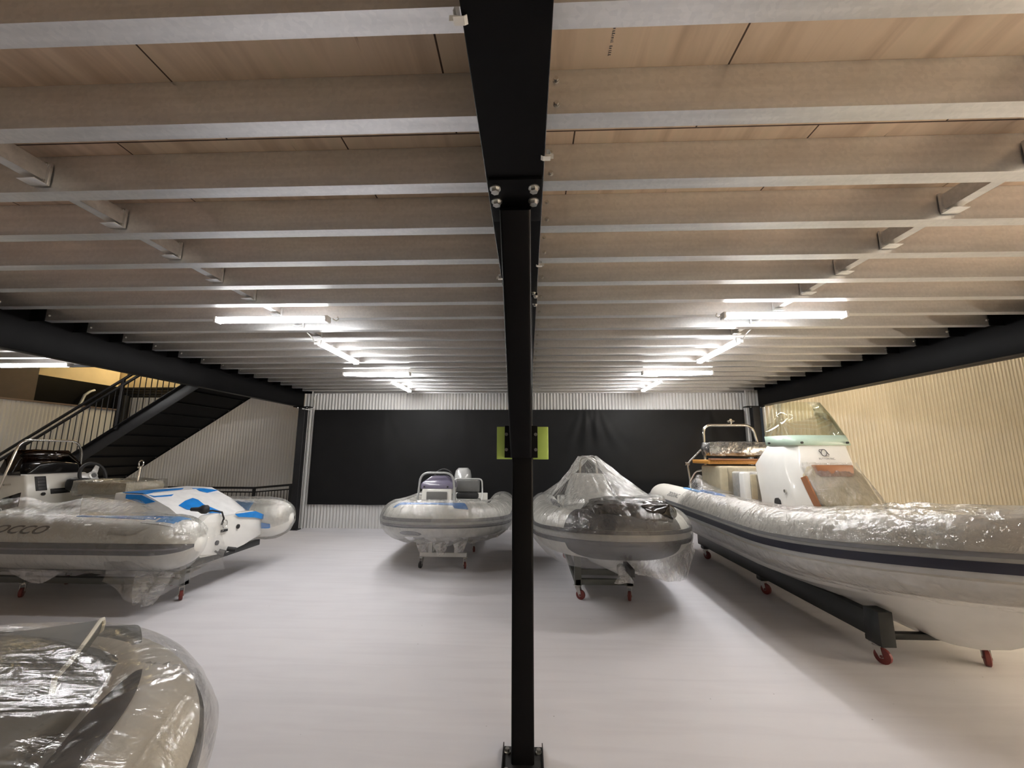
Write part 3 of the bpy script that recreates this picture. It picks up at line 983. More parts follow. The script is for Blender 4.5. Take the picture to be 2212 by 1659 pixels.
# ------------------------------------------------------------------ inflatable boat builder
class TubePath:
    """centre line of the buoyancy tube: starboard stern tip -> bow -> port stern tip (x forward, y to port)"""
    def __init__(s, L, hb, xs, p, zc, zbow, r, xo, rb=None, tip=0.16, toe=0.0, zrise=None):
        rb = r if rb is None else rb
        half = []
        nc = 9
        for i in range(nc):
            t = i / nc
            rr = r * (tip + (1 - tip) * math.sqrt(max(0, 1 - (1 - t) ** 2.2)))
            half.append((-xo + xo * t, hb - toe * (1 - t) ** 2, zc, rr))
        n1 = 14
        for i in range(n1):
            half.append((xs * i / n1, hb, None, None))
        n2 = 26
        for i in range(n2 + 1):
            a = PI / 2 * i / n2
            half.append((xs + (L - xs) * math.sin(a) ** (2 / p), hb * max(0, math.cos(a)) ** (2 / p), None, None))
        x1 = L * 0.35 if zrise is None else zrise
        out = []
        for x, y, z, rr in half:
            t = max(0, (x - x1) / (L - x1))
            z = zc + (zbow - zc) * t ** 1.7
            if rr is None:
                rr = lerp(r, rb, smooth01(t))
            out.append((x, y, z, rr))
        s.half = out
        pts = [(x, -y, z, rr) for x, y, z, rr in out] + [(x, y, z, rr) for x, y, z, rr in reversed(out[:-1])]
        s.c = [Vector(q[:3]) for q in pts]
        s.r = [q[3] for q in pts]
        s.d = [0.0]
        for a, b in zip(s.c, s.c[1:]):
            s.d.append(s.d[-1] + (b - a).length)
        s.len = s.d[-1]
        n = len(s.c)
        s.N = []; s.U = []
        for i in range(n):
            T = s.c[min(i + 1, n - 1)] - s.c[max(i - 1, 0)]
            T.normalize()
            nn = T.cross(Vector((0, 0, 1))).normalized()
            s.N.append(nn); s.U.append(nn.cross(T).normalized())
        s.p = dict(L=L, hb=hb, zc=zc, zbow=zbow, r=r, xo=xo, xs=xs)
    def idx(s, d):
        d = max(0.0, min(s.len, d))
        lo, hi = 0, len(s.d) - 1
        while hi - lo > 1:
            m = (lo + hi) // 2
            if s.d[m] <= d: lo = m
            else: hi = m
        t = (d - s.d[lo]) / max(1e-9, s.d[hi] - s.d[lo])
        return lo, t
    def surf(s, d, phi, off=0.0):
        i, t = s.idx(d)
        c = s.c[i].lerp(s.c[i + 1], t); r = lerp(s.r[i], s.r[i + 1], t)
        n = s.N[i].lerp(s.N[i + 1], t).normalized(); u = s.U[i].lerp(s.U[i + 1], t).normalized()
        return c + (n * math.cos(phi) + u * math.sin(phi)) * (r + off)
    def d_at(s, x, port=False):
        """arc position of the straight-ish part at local x"""
        h = len(s.c) // 2
        rng = range(h + 1) if not port else range(len(s.c) - 1, h - 1, -1)
        prev = None
        for i in rng:
            if s.c[i].x >= x:
                if prev is None: return s.d[i]
                a, b = s.c[prev].x, s.c[i].x
                t = (x - a) / max(1e-9, b - a)
                return lerp(s.d[prev], s.d[i], t)
            prev = i
        return s.d[h]
    def y_at(s, x):
        pr = s.half[0]
        for q in s.half:
            if q[0] >= x:
                if q[0] - pr[0] < 1e-9: return q[1], q[2]
                t = (x - pr[0]) / (q[0] - pr[0])
                return lerp(pr[1], q[1], t), lerp(pr[2], q[2], t)
            pr = q
        return 0.0, s.half[-1][2]

def tube_mb(P, seg=28):
    mb = MB()
    n = len(P.c); vs = []
    for i in range(n):
        for j in range(seg):
            a = 2 * PI * j / seg
            vs.append(P.c[i] + (P.N[i] * math.cos(a) + P.U[i] * math.sin(a)) * P.r[i])
    fs = []
    for i in range(n - 1):
        for j in range(seg):
            a = i * seg + j; b = i * seg + (j + 1) % seg
            fs.append((a, b, b + seg, a + seg))
    fs.append(tuple(range(seg - 1, -1, -1))); fs.append(tuple(range((n - 1) * seg, n * seg)))
    return mb.add(vs, fs)

def band(P, d0, d1, f0, f1, th, ns=None, nf=6, mb=None, mi=0, edge=-0.004, shape=None):
    """strip lying on the tube between two angles (degrees), th proud of it"""
    mb = mb or MB()
    ns = ns or max(2, int((d1 - d0) / 0.02))
    def fn(u, v):
        d = lerp(d0, d1, u)
        a0, a1 = (f0, f1) if shape is None else shape(u)
        if v <= 0.001: return P.surf(d, R(a0), edge)
        if v >= 0.999: return P.surf(d, R(a1), edge)
        w = (v - 1 / (nf + 2)) / (1 - 2 / (nf + 2))
        return P.surf(d, R(lerp(a0, a1, w)), th if 0 < u < 1 else edge)
    return mb.grid(fn, ns, nf + 2, mi)

def hull_mb(P, zk, zch, chf=0.86, xe=None, lines=True, fill=0.72, xstart=0.0):
    """V hull below the tube; zk keel height, zch chine height at the stern"""
    L = P.p['L']; r = P.p['r']
    xe = L + r * 0.2 if xe is None else xe
    secs = []
    n = 26
    for i in range(n + 1):
        x = lerp(xstart, xe, i / n)
        xx = min(x, L - 0.001)
        y, zc = P.y_at(xx)
        y = max(y, 0.0)
        t = i / n
        zs = zc - r * fill
        rise = max(0, (t - 0.55) / 0.45)
        zkk = lerp(zk, zs - 0.02, max(0, (t - 0.74) / 0.26) ** 2.2)
        zcc = lerp(zch, zs - 0.01, rise ** 1.6)
        ys = y + 0.02 if t < 0.97 else y * 0.6
        yc = y * lerp(chf, 0.62, rise)
        ym = yc * 0.55; zm = lerp(zkk, zcc, 0.52)
        side = [(ys, zs), (lerp(ys, yc, 0.5) + 0.012, lerp(zs, zcc, 0.55)), (yc, zcc), (yc - 0.03, zcc - 0.012), (ym + 0.02, zm + 0.01), (ym, zm - 0.012), (0.02, zkk)]
        sec = [Vector((x, -a, b)) for a, b in side] + [Vector((x, 0, zkk - 0.012))] + [Vector((x, a, b)) for a, b in reversed(side)]
        secs.append(sec)
    mb = MB()
    mb.loft(secs)
    mb.add(secs[0], [tuple(range(len(secs[0])))])
    return mb

def sole_mb(P, zd, x0, x1, inset=0.8):
    r = P.p['r']
    mb = MB(); L = []; n = 20
    for i in range(n + 1):
        x = lerp(x0, x1, i / n)
        y, z = P.y_at(x)
        y = max(0.01, y - r * inset)
        L.append([Vector((x, -y, zd)), Vector((x, 0, zd + 0.004)), Vector((x, y, zd))])
    return mb.loft(L)

def crease(d, phi, seed, fd=9.0, fp=1.2):
    """fold-like relief: sharp along one direction"""
    n = noise.noise((d * fd, phi * fp, seed))
    n2 = noise.noise((d * fd * 2.3 + phi * 1.5, phi * fp * 1.7, seed + 9))
    return (1 - abs(n) * 2.2) * 0.6 + n2 * 0.5

def film_tube(P, d0, d1, f0, f1, off=0.012, amp=0.012, seed=0.0, ns=None, nf=36, fd=9.0, fp=1.2, extra=None, hem=0.0, mb=None):
    """film stretched over the tube from angle f0 (inside) to f1 (underneath)"""
    mb = mb or MB()
    ns = ns or int((d1 - d0) / 0.022)
    def fn(u, v):
        d = lerp(d0, d1, u)
        a = lerp(f0, f1, v)
        e = 1 - abs(2 * v - 1)
        o = off + amp * max(-0.8, crease(d, R(a) * 1.0, seed, fd, fp))
        if hem:
            if v > 0.9:
                o += hem * (v - 0.9) / 0.1 * (0.5 + noise.noise((d * 5, seed, 0)))
        p = P.surf(d, R(a), o)
        if extra:
            p = extra(p, d, a, u, v)
        return p
    mb.grid(fn, ns, nf, su=(d1 - d0), sv=abs(R(f1 - f0)) * P.p['r'])
    return mb

def text_mesh(body, size, shear=0.0, bold=0.0):
    cu = bpy.data.curves.new('lettering', 'FONT')
    cu.body = body; cu.size = size; cu.shear = shear; cu.offset = bold
    cu.align_x = 'CENTER'; cu.align_y = 'CENTER'
    cu.resolution_u = 3
    o = bpy.data.objects.new('lettering', cu)
    C.objects.link(o)
    dg = bpy.context.evaluated_depsgraph_get()
    me = bpy.data.meshes.new_from_object(o.evaluated_get(dg))
    vs = [v.co.copy() for v in me.vertices]; fs = [tuple(p.vertices) for p in me.polygons]
    bpy.data.objects.remove(o); bpy.data.curves.remove(cu); bpy.data.meshes.remove(me)
    return vs, fs

def text_on_tube(P, body, size, d, phi, mat, parent, shear=0.0, stretch=1.0, off=0.004, bold=0.0):
    vs, fs = text_mesh(body, size, shear, bold)
    r = P.p['r']
    out = [P.surf(d + v.x * stretch, R(phi) + v.y / r, off) for v in vs]
    mb = MB().add(out, fs)
    return mb.build('lettering', mat, parent, smooth=0)

def caster(parent, x, y, z0, wheel_r=0.05, w=0.035, yaw=0.0, mat=None, name='caster'):
    """swivel castor standing on the floor under a frame whose underside is at z0 (local coords)"""
    T = Matrix.Translation((x, y, 0)) @ Matrix.Rotation(yaw, 4, 'Z')
    f = MB()
    f.box((-0.045, -0.035, z0 - 0.006), (0.045, 0.035, z0), T=T)
    f.cyl((0, 0, z0 - 0.022), (0, 0, z0 - 0.006), 0.026, 12, T=T)
    for sy in (-1, 1):
        f.prism([(-0.03, z0 - 0.022), (0.03, z0 - 0.022), (0.035 + 0.012, wheel_r - 0.012), (0.02, wheel_r - 0.016)], 'y', sy * (w / 2 + 0.004), sy * (w / 2 + 0.008), T=T)
    f.box((-0.03, -w / 2 - 0.008, z0 - 0.026), (0.035, w / 2 + 0.008, z0 - 0.02), T=T)
    fo = f.build(name, m_zinc, parent, bevel=0.0)
    wc = (0.033, 0, wheel_r)
    wm = MB()
    secs = []
    for yy, rr in ((-w / 2, wheel_r * 0.86), (-w / 2 * 0.7, wheel_r), (w / 2 * 0.7, wheel_r), (w / 2, wheel_r * 0.86)):
        secs.append([Vector((wc[0] + rr * math.cos(2 * PI * k / 20), yy, wc[2] + rr * math.sin(2 * PI * k / 20))) for k in range(20)])
    wm.loft(secs, closed=True, cap=True, T=T)
    wm.cyl((wc[0], -w / 2 - 0.01, wc[2]), (wc[0], w / 2 + 0.01, wc[2]), 0.012, 10, T=T)
    wm.build('wheel', mat or m_wheel, fo, smooth=40)
    return fo

def rail_pipe(pts, r, n=10, round_r=0.08, steps=6, mb=None):
    """pipe with rounded corners"""
    pts = [Vector(p) for p in pts]
    out = [pts[0]]
    for a, b, c in zip(pts, pts[1:], pts[2:]):
        d0 = (a - b); d1 = (c - b)
        k = min(round_r, d0.length * 0.48, d1.length * 0.48)
        p0 = b + d0.normalized() * k; p1 = b + d1.normalized() * k
        for i in range(steps + 1):
            t = i / steps
            out.append(p0 * (1 - t) ** 2 + b * 2 * t * (1 - t) + p1 * t ** 2)
    out.append(pts[-1])
    return (mb or MB()).pipe(out, r, n)

def cushion(lo, hi, name, mat, parent, bev=0.03, T=None):
    mb = MB().box(lo, hi, T=T)
    return mb.build(name, mat, parent, bevel=bev, segs=3, smooth=60)

def lumpy_box(lo, hi, amp, seed, n=14, rnd_e=0.25):
    """rounded irregular bundle"""
    c = [(a + b) / 2 for a, b in zip(lo, hi)]; h = [(b - a) / 2 for a, b in zip(lo, hi)]
    bm = bmesh.new()
    bmesh.ops.create_cube(bm, size=2.0)
    bmesh.ops.subdivide_edges(bm, edges=bm.edges[:], cuts=n, use_grid_fill=True)
    vs = []
    for v in bm.verts:
        p = v.co.copy()
        q = p.normalized()
        k = p.lerp(q * 1.2, rnd_e)
        w = Vector((k.x * h[0], k.y * h[1], k.z * h[2]))
        dn = amp * (noise.noise(w * 3.0 + Vector((seed, 0, 0))) + 0.6 * (1 - 2.5 * abs(noise.noise(w * 6.0 + Vector((0, seed, 0))))))
        vs.append(Vector(c) + w + q * dn)
    fs = [tuple(v.index for v in f.verts) for f in bm.faces]
    bm.free()
    return MB().add(vs, fs)

def hoop(parent, name, mat, pts, r=0.017, rr=0.09):
    return rail_pipe(pts, r, round_r=rr).build(name, mat, parent, smooth=60)

# ------------------------------------------------------------------ D: small tender in the middle distance
def build_tender():
    cx, cy = -1.33, 8.75
    t = thing('inflatable_boat', 'small white inflatable with silver outboard and looped rail, left of the middle column', 'boat', (cx, cy, 0), -PI / 2, 'inflatable boats')
    P = TubePath(2.62, 0.80, 1.30, 2.45, 0.66, 0.78, 0.24, 0.42)
    tube_mb(P).build('buoyancy_tube', m_tube, t, smooth=60)
    a, b = 0.25, P.len - 0.25
    rs = band(P, a, b, -18, 12, 0.016).build('rub_strake', m_rubgrey, t, smooth=40)
    band(P, a, b, -6, 1, 0.026, nf=3).build('strake_rib', m_rublight, rs, smooth=40)
    band(P, a, b, -17, -13, 0.022, nf=2).build('strake_rib', m_rubdark, rs, smooth=40)
    hull_mb(P, 0.36, 0.50).build('hull', m_hull, t, smooth=45)
    sole_mb(P, 0.60, 0.0, 2.3).build('sole', m_cushlight, t)
    MB().box((0.0, -0.5, 0.5), (0.05, 0.5, 0.92)).build('transom', m_hull, t, bevel=0.012)
    # oval badge under the bow
    db = P.len / 2
    mb = MB()
    n = 28
    vs = []
    dc = db - 0.28
    vs.append(P.surf(dc, R(-42), 0.006))
    for k in range(n):
        q = 2 * PI * k / n
        vs.append(P.surf(dc + 0.145 * math.cos(q), R(-42) + 0.20 * math.sin(q), 0.006))
    mb.add(vs, [(0, 1 + k, 1 + (k + 1) % n) for k in range(n)])
    bd = mb.build('oval_badge', m_rubgrey, t, smooth=60)
    mb = MB()
    mb.pipe([P.surf(dc + 0.02 + 0.085 * math.cos(2 * PI * k / 24), R(-42) + 0.10 * math.sin(2 * PI * k / 24), 0.007) for k in range(24)], 0.006, 6, closed=True)
    mb.build('badge_ring', m_rublight, bd)
    # blue protective film across the bow
    mb = MB()
    band(P, db - 0.62, db + 0.40, 68, 82, 0.006, mb=mb, shape=lambda u: (58 + 12 * math.sin(PI * u) - 14 * (u > 0.84) - 12 * (u < 0.08), 84))
    mb.build('blue_film', m_blue, t, smooth=60)
    # console, to starboard
    con = MB()
    con.loft([[Vector((x, y, z)) for x, y in ((0.98, -0.52), (1.52, -0.52), (1.52, 0.02), (0.98, 0.02))] for z in (0.55,)] +
             [[Vector((x, y, z)) for x, y in ((1.0, -0.51), (1.46, -0.51), (1.46, 0.01), (1.0, 0.01))] for z in (1.12,)], closed=True, cap=True)
    co = con.build('console', m_hull, t, bevel=0.03, segs=3)
    MB().box((1.478, -0.42, 0.82), (1.50, -0.06, 1.07)).build('front_panel', m_cush, co, bevel=0.02)
    mb = MB()
    mb.loft([[Vector((x, y, z)) for x, y in ((a0, -w), (b0, -w), (b0, w), (a0, w))] for z, a0, b0, w in ((1.11, 0.96, 1.46, 0.285), (1.21, 0.98, 1.44, 0.28), (1.30, 1.04, 1.36, 0.16), (1.325, 1.06, 1.32, 0.13))], closed=True, cap=True, T=Matrix.Translation((0, -0.255, 0)))
    mb.build('console_cowl', m_violet, co, bevel=0.025, segs=3, smooth=50)
    for yy in (-0.47, -0.06):
        MB().cyl((1.44, yy, 1.15), (1.475, yy, 1.15), 0.014, 10).build('knob', m_rubber, co)
    pts = []
    T = Matrix.Translation((0.93, -0.25, 1.27)) @ Matrix.Rotation(R(65), 4, 'Y')
    MB().pipe([T @ Vector((0.17 * math.cos(2 * PI * k / 24), 0.17 * math.sin(2 * PI * k / 24), 0)) for k in range(24)], 0.016, 8, closed=True).build('steering_wheel', m_rubber, co, smooth=60)
    hoop(t, 'hoop_rail', m_greyrail, [(1.55, -0.60, 0.60), (1.42, -0.575, 1.05), (1.40, -0.555, 1.385), (1.40, 0.02, 1.385), (1.42, 0.05, 1.05), (1.55, 0.07, 0.60)], 0.020, 0.16)
    for yy in (-0.575, 0.045):
        MB().cyl((1.42, yy, 1.02), (1.42, -0.5 if yy < 0 else 0.0, 1.02), 0.016, 8).build('rail_bracket', m_greyrail, t)
    # leaning seat with backrest
    st = MB().box((0.62, -0.06, 0.56), (1.0, 0.42, 0.80)).build('seat_base', m_hull, t, bevel=0.02)
    cushion((0.60, -0.07, 0.80), (1.02, 0.43, 0.875), 'seat_cushion', m_cushlight, t)
    cushion((0.60, -0.045, 0.985), (0.70, 0.405, 1.225), 'backrest', m_cush, t, 0.03)
    hoop(t, 'seat_frame', m_alu, [(0.78, -0.10, 0.80), (0.66, -0.10, 1.0), (0.64, -0.085, 1.235), (0.64, 0.445, 1.235), (0.66, 0.46, 1.0), (0.78, 0.46, 0.80)], 0.016, 0.07)
    MB().box((0.63, -0.03, 0.875), (0.78, 0.39, 0.98)).build('seat_bag', m_rubber, t, bevel=0.03)
    # outboard motor
    om = MB()
    sec = []
    for z, a0, b0, w in ((0.98, -0.30, 0.10, 0.13), (1.10, -0.36, 0.13, 0.175), (1.26, -0.37, 0.11, 0.17), (1.36, -0.33, 0.06, 0.15), (1.415, -0.24, -0.02, 0.10)):
        ring = []
        for k in range(20):
            q = 2 * PI * k / 20
            ring.append(Vector(((a0 + b0) / 2 + (b0 - a0) / 2 * math.copysign(abs(math.cos(q)) ** 0.7, math.cos(q)), -0.04 + w * math.copysign(abs(math.sin(q)) ** 0.7, math.sin(q)), z)))
        sec.append(ring)
    om.loft(sec, closed=True, cap=True)
    motor = om.build('outboard_motor', m_cowl, t, smooth=50)
    mm = MB()
    mm.loft([[Vector((-0.12 + 0.2 * math.cos(q), -0.04 + 0.14 * math.sin(q), z)) for q in [2 * PI * k / 16 for k in range(16)]] for z in (0.90, 0.985)], closed=True, cap=True)
    mm.box((-0.17, -0.09, 0.35), (-0.05, 0.01, 0.92))
    mm.build('motor_leg', m_rubber, motor, bevel=0.008)
    mb = MB()
    vs, fs = text_mesh('HONDA', 0.075, 0.1)
    mb.add([Vector((0.128, v.x * 0.9 + 0.06, v.y + 1.09)) for v in vs], fs)
    mb.build('lettering', m_text, motor, smooth=0)
    for yy in (-1, 1):
        band(P, P.len - 0.95 if yy > 0 else 0.55, P.len - 0.55 if yy > 0 else 0.95, 96, 118, 0.03).build('tube_handle', m_hull, t)
    # bow ring
    mb = MB().pipe([P.surf(db + 1.02 , R(-58), 0.0) + Vector((0.03 + 0.035 * math.cos(q), 0.02, 0.035 * math.sin(q) - 0.03)) for q in [2 * PI * k / 16 for k in range(16)]], 0.005, 6, closed=True)
    mb.build('lifting_ring', m_chrome, t)
    # clear film over the tube, hanging under the bow
    def ext(p, d, a, u, v):
        if a < -60:
            k = (-60 - a) / 60
            p = p + Vector((0.10 * k * abs(noise.noise((d * 4, 2, 0))), 0, -0.10 * k * (0.6 + noise.noise((d * 5, 1, 0)))))
        return p
    f = thing('plastic_sheet', 'clear plastic sheeting wrapped round the bow of the small boat with the outboard', 'plastic sheet', (cx, cy, 0), -PI / 2, 'plastic sheeting on boats')
    film_tube(P, 0.05, P.len - 0.05, 128, -112, 0.036, 0.018, 3.3, extra=ext, nf=40).build('sheet', m_film, f, smooth=80)
    # knotted tails under the bow
    mb = MB()
    for k, (yy, xx) in enumerate(((0.30, 2.28), (0.05, 2.45), (-0.25, 2.3))):
        def fn(u, v, yy=yy, xx=xx, k=k):
            w = 0.17 * (1 - 0.7 * u)
            return (xx + 0.05 * math.sin(5 * v + k) * (1 - u), yy + (v - 0.5) * w * 2, 0.56 - 0.30 * u + 0.03 * noise.noise((v * 4, u * 3, k)))
        mb.grid(fn, 12, 12, su=0.3, sv=0.3)
    mb.build('loose_tail', m_film_milky, f, smooth=80)
    # trolley
    tr = thing('boat_trolley', 'white four-castor trolley under the small boat with the outboard', 'trolley', (-1.30, 6.63, 0), -PI / 2, 'boat trolleys')
    def wbox(lo, hi, nm='frame_bar'):
        return MB().box(lo, hi).build(nm, m_trolley_white, tr, bevel=0.004)
    wbox((-0.02, -0.36, 0.165), (0.04, 0.36, 0.225))
    wbox((-1.55, -0.36, 0.165), (-1.49, 0.36, 0.225))
    for yy in (-0.20, 0.20):
        wbox((-1.49, yy - 0.03, 0.17), (-0.02, yy + 0.03, 0.22), 'side_bar')
        for xx in (0.01, -1.52):
            wbox((xx - 0.03, yy - 0.03, 0.225), (xx + 0.03, yy + 0.03, 0.40), 'post')
    mb = MB()
    for yy in (-0.2, 0.2):
        pass
    wbox((-0.03, -0.28, 0.395), (0.05, -0.13, 0.425), 'keel_rest'); wbox((-0.03, 0.13, 0.395), (0.05, 0.28, 0.425), 'keel_rest')
    for xx in (0.01, -1.05):
        for yy in (-0.33, 0.33):
            caster(tr, xx, yy, 0.165, 0.05, 0.03, PI * (0.1 if yy > 0 else -0.1), mat=m_boltdark if xx > 0 and yy < 0 else m_wheel)
    for yy in (-0.33, 0.33):
        wbox((-1.08, yy - 0.03, 0.165), (-1.02, yy + 0.03, 0.2), 'castor_block')
    wbox((-1.08, -0.36, 0.165), (-1.02, 0.36, 0.2))
build_tender()

m_film_skirt = film_mat('tent_skirt_polythene', haze=0.07, gloss=0.17, rough=0.11, streak=(7, 3.0, 1), bump=0.6)
m_film_tent = film_mat('tent_polythene', haze=0.15, gloss=0.22, rough=0.12, streak=(9, 2.0, 1), bump=0.7)
# ------------------------------------------------------------------ E: boat under a peaked film tent
def build_tent_boat():
    cx, cy = 1.02, 7.60
    t = thing('inflatable_boat', 'white inflatable with a dark grey half-round bow patch, wholly wrapped under a peaked clear film', 'boat', (cx, cy, 0), -PI / 2, 'inflatable boats')
    P = TubePath(3.02, 0.70, 1.75, 2.3, 0.76, 0.90, 0.25, 0.42)
    tube_mb(P).build('buoyancy_tube', m_tube, t, smooth=60)
    a, b = 0.25, P.len - 0.25
    rs = band(P, a, b, -14, 16, 0.012).build('rub_strake', m_rublight, t, smooth=40)
    band(P, a, b, 8, 16, 0.026, nf=3).build('strake_rib', m_rubdark, rs, smooth=40)
    band(P, a, b, -15, -6, 0.026, nf=3).build('strake_rib', m_rubdark, rs, smooth=40)
    hull_mb(P, 0.36, 0.54).build('hull', m_hullgrey, t, smooth=45)
    sole_mb(P, 0.62, 0.0, 2.7).build('sole', m_cushlight, t)
    MB().box((0.0, -0.5, 0.5), (0.05, 0.5, 1.0)).build('transom', m_hull, t, bevel=0.012)
    db = P.len / 2
    # dark half-round patches on the bow
    dm = db - 0.02
    def low(u):
        k = 1 - (2 * u - 1) ** 2
        return (-16 - 62 * math.sqrt(max(0, k)), -16)
    pch = MB(); band(P, dm - 0.50, dm + 0.50, -60, -16, 0.006, mb=pch, shape=low)
    band(P, dm - 0.50, dm + 0.50, 17, 80, 0.006, mb=pch)
    pch.build('bow_patch', m_patch, t, smooth=60)
    MB().box((2.98, -0.02, 0.55), (3.30, 0.02, 0.62)).build('tow_eye', m_rubber, t)
    # console, seats
    mb = MB()
    mb.loft([[Vector((x, y, z)) for x, y in ((a0, -w), (b0, -w), (b0, w), (a0, w))] for z, a0, b0, w in ((0.62, 1.15, 1.85, 0.34), (1.15, 1.2, 1.75, 0.32), (1.45, 1.28, 1.55, 0.22))], closed=True, cap=True, T=Matrix.Translation((0, -0.15, 0)))
    mb.build('console', m_hull, t, bevel=0.04, segs=3)
    hoop(t, 'screen_rail', m_chrome, [(1.45, -0.27, 1.25), (1.42, -0.25, 1.665), (1.42, -0.03, 1.665), (1.45, 0.0, 1.25)], 0.016, 0.08)
    cushion((0.45, -0.5, 0.62), (0.95, 0.5, 1.05), 'seat_box', m_hull, t)
    cushion((1.9, -0.42, 0.62), (2.45, 0.42, 0.92), 'bow_seat', m_cushlight, t, 0.08)
    # small grey windows showing through on the left tube
    mb = MB(); band(P, 1.35, 2.15, 98, 118, 0.03, mb=mb); mb.build('tube_strip', m_rubgrey, t)
    # black bundle on the bow
    k = lumpy_box((2.50, -0.36, 0.96), (3.12, 0.52, 1.22), 0.05, 4.0, n=18, rnd_e=0.62)
    kb_ = k.build('bow_bundle', m_gloss_black, None, smooth=70)
    kb_.location = (cx, cy, 0); kb_.rotation_euler = (0, 0, -PI / 2)
    tag(kb_, 'lumpy black plastic bundle lying on the bow of the tent-wrapped boat', 'bundle')
    # film tent
    f = thing('plastic_sheet', 'clear plastic sheet drawn up to a peak over the console and knotted below the bow', 'plastic sheet', (cx, cy, 0), -PI / 2, 'plastic sheeting on boats')
    peak0, peak1 = Vector((1.52, -0.24, 1.69)), Vector((1.34, -0.05, 1.695))
    def tent(u, v):
        d = u * P.len
        ph = lerp(78, 104, max(0.0, 1 - abs(d - dm) / 1.1))
        T0 = P.surf(d, R(ph), 0.02)
        # nearest point on the short ridge
        ax = peak1 - peak0
        q = max(0, min(1, (T0 - peak0).dot(ax) / ax.dot(ax)))
        pk = peak0 + ax * q
        flat = Vector((T0.x - pk.x, T0.y - pk.y, 0))
        if flat.length > 0.05: pk = pk + flat.normalized() * 0.05
        vt = 0.62
        bowness = max(0, 1 - abs(d - dm) / 0.75)
        if v < vt:
            s_ = v / vt
            p = pk.lerp(T0, s_)
            sag = 0.035 * math.sin(PI * s_) ** 1.2
            p.z -= sag * (1 - 0.9 * bowness)
            # lifted by the bundle on the bow
            bump = 0.0
            gx = (p.x - 2.82) / 0.36; gy = (p.y - 0.08) / 0.46
            g = max(abs(gx), abs(gy))
            if g < 1.25:
                lift = 1.285 * smooth01((1.25 - g) / 0.25)
                p.z = max(p.z, lerp(p.z, 1.255, smooth01((1.25 - g) / 0.25)))
            amp = 0.06 * math.sin(PI * min(1, s_ * 0.9 + 0.05))
        else:
            s_ = (v - vt) / (1 - vt)
            phv = lerp(ph, -98, s_)
            p = P.surf(d, R(phv), 0.036 + 0.02 * bowness * (1 - s_))
            # the bundle overhangs the tube at the bow
            if bowness > 0 and s_ < 0.35:
                p += Vector((0.04, 0, 0.05)) * bowness * (1 - s_ / 0.35)
            if s_ > 0.72:
                k = (s_ - 0.72) / 0.28
                # gathered in under the bow, hanging a little on the port side
                hang = 0.10 + 0.16 * math.exp(-((d - (dm + 0.85)) / 0.42) ** 2)
                p += Vector((0, 0, -hang * k))
                kn = Vector((3.02, -0.06, 0.60))
                w = math.exp(-((d - (dm - 0.08)) / 0.16) ** 2)
                p = p.lerp(kn, w * k * 0.9)
            amp = 0.016
        st_ = crease(d, v * 3.0, 5.0, 6.0, 0.8)
        n2 = noise.noise((d * 16, v * 5, 2.0))
        nr = Vector((p.x - 1.45, p.y + 0.14, 0.35)).normalized()
        return p + nr * (amp * 0.55 * st_ + 0.010 * n2)
    mb = MB()
    mb.grid(lambda u, v: tent(u, v * 0.62), 420, 66, su=P.len, sv=1.4)
    mb.grid(lambda u, v: tent(u, 0.62 + 0.38 * v), 420, 44, mi=1, su=P.len, sv=0.8)
    mb.build('sheet', [m_film_tent, m_film_skirt], f, smooth=80)
    mb = MB()
    def cap(u, v):
        q = u * 2 * PI
        return peak0.lerp(peak1, 0.5 + 0.5 * math.cos(q)) + Vector((0.06 * math.cos(q) * v, 0.06 * math.sin(q) * v, 0.012 * (1 - v) + 0.004 * noise.noise((q, v * 3, 0))))
    mb.grid(cap, 24, 4, su=0.4, sv=0.2)
    mb.build('sheet_top', m_film_tent, f, smooth=80)
    # knot and hanging corner
    mb = lumpy_box((3.02, -0.10, 0.50), (3.08, -0.02, 0.60), 0.012, 2.0, n=8, rnd_e=0.6)
    def tail(u, v):
        return (3.05 + 0.02 * math.sin(7 * v), -0.06 + (v - 0.5) * 0.16 * (0.3 + u) + 0.03, 0.56 - 0.14 * u)
    mb.grid(tail, 8, 10, su=0.2, sv=0.2)
    mb.build('knot', m_film_milky, f, smooth=80)
    mb = MB()
    def corner(u, v):
        # loose skirt from the knot to the port side, hanging in a point
        y = lerp(-0.02, 0.86, u)
        x = lerp(3.06, 2.62, u ** 1.3)
        top = lerp(0.60, 0.74, u)
        drop = 0.05 + 0.36 * (u ** 0.8) * (1 if u < 0.86 else (1 - (u - 0.86) / 0.14 * 0.75))
        return (x + 0.05 * math.sin(9 * u + 3 * v) * v, y + 0.03 * math.sin(6 * v + 4 * u) * v, top - drop * v + 0.012 * noise.noise((u * 9, v * 3, 1)))
    mb.grid(corner, 40, 14, su=1.0, sv=0.4)
    mb.build('hanging_corner', m_film_milky, f, smooth=80)
    # trolley
    tr = thing('boat_trolley', 'dark olive steel trolley with red castors under the tent-wrapped boat', 'trolley', (0.915, 5.36, 0), -PI / 2, 'boat trolleys')
    def bx(lo, hi, nm='frame_bar', mat=None):
        return MB().box(lo, hi).build(nm, mat or m_trolley_olive, tr, bevel=0.005)
    for yy in (-0.31, 0.31):
        bx((-2.0, yy - 0.035, 0.165), (0.04, yy + 0.035, 0.235), 'side_bar')
        bx((-0.035, yy - 0.04, 0.165), (0.04, yy + 0.04, 0.56), 'post')
        bx((-2.0, yy - 0.04, 0.165), (-1.92, yy + 0.04, 0.52), 'post')
    for x0 in (-0.03, -2.0):
        bx((x0, -0.28, 0.17), (x0 + 0.06, 0.28, 0.235))
        bx((x0, -0.28, 0.28), (x0 + 0.05, 0.28, 0.345), 'cross_bar')
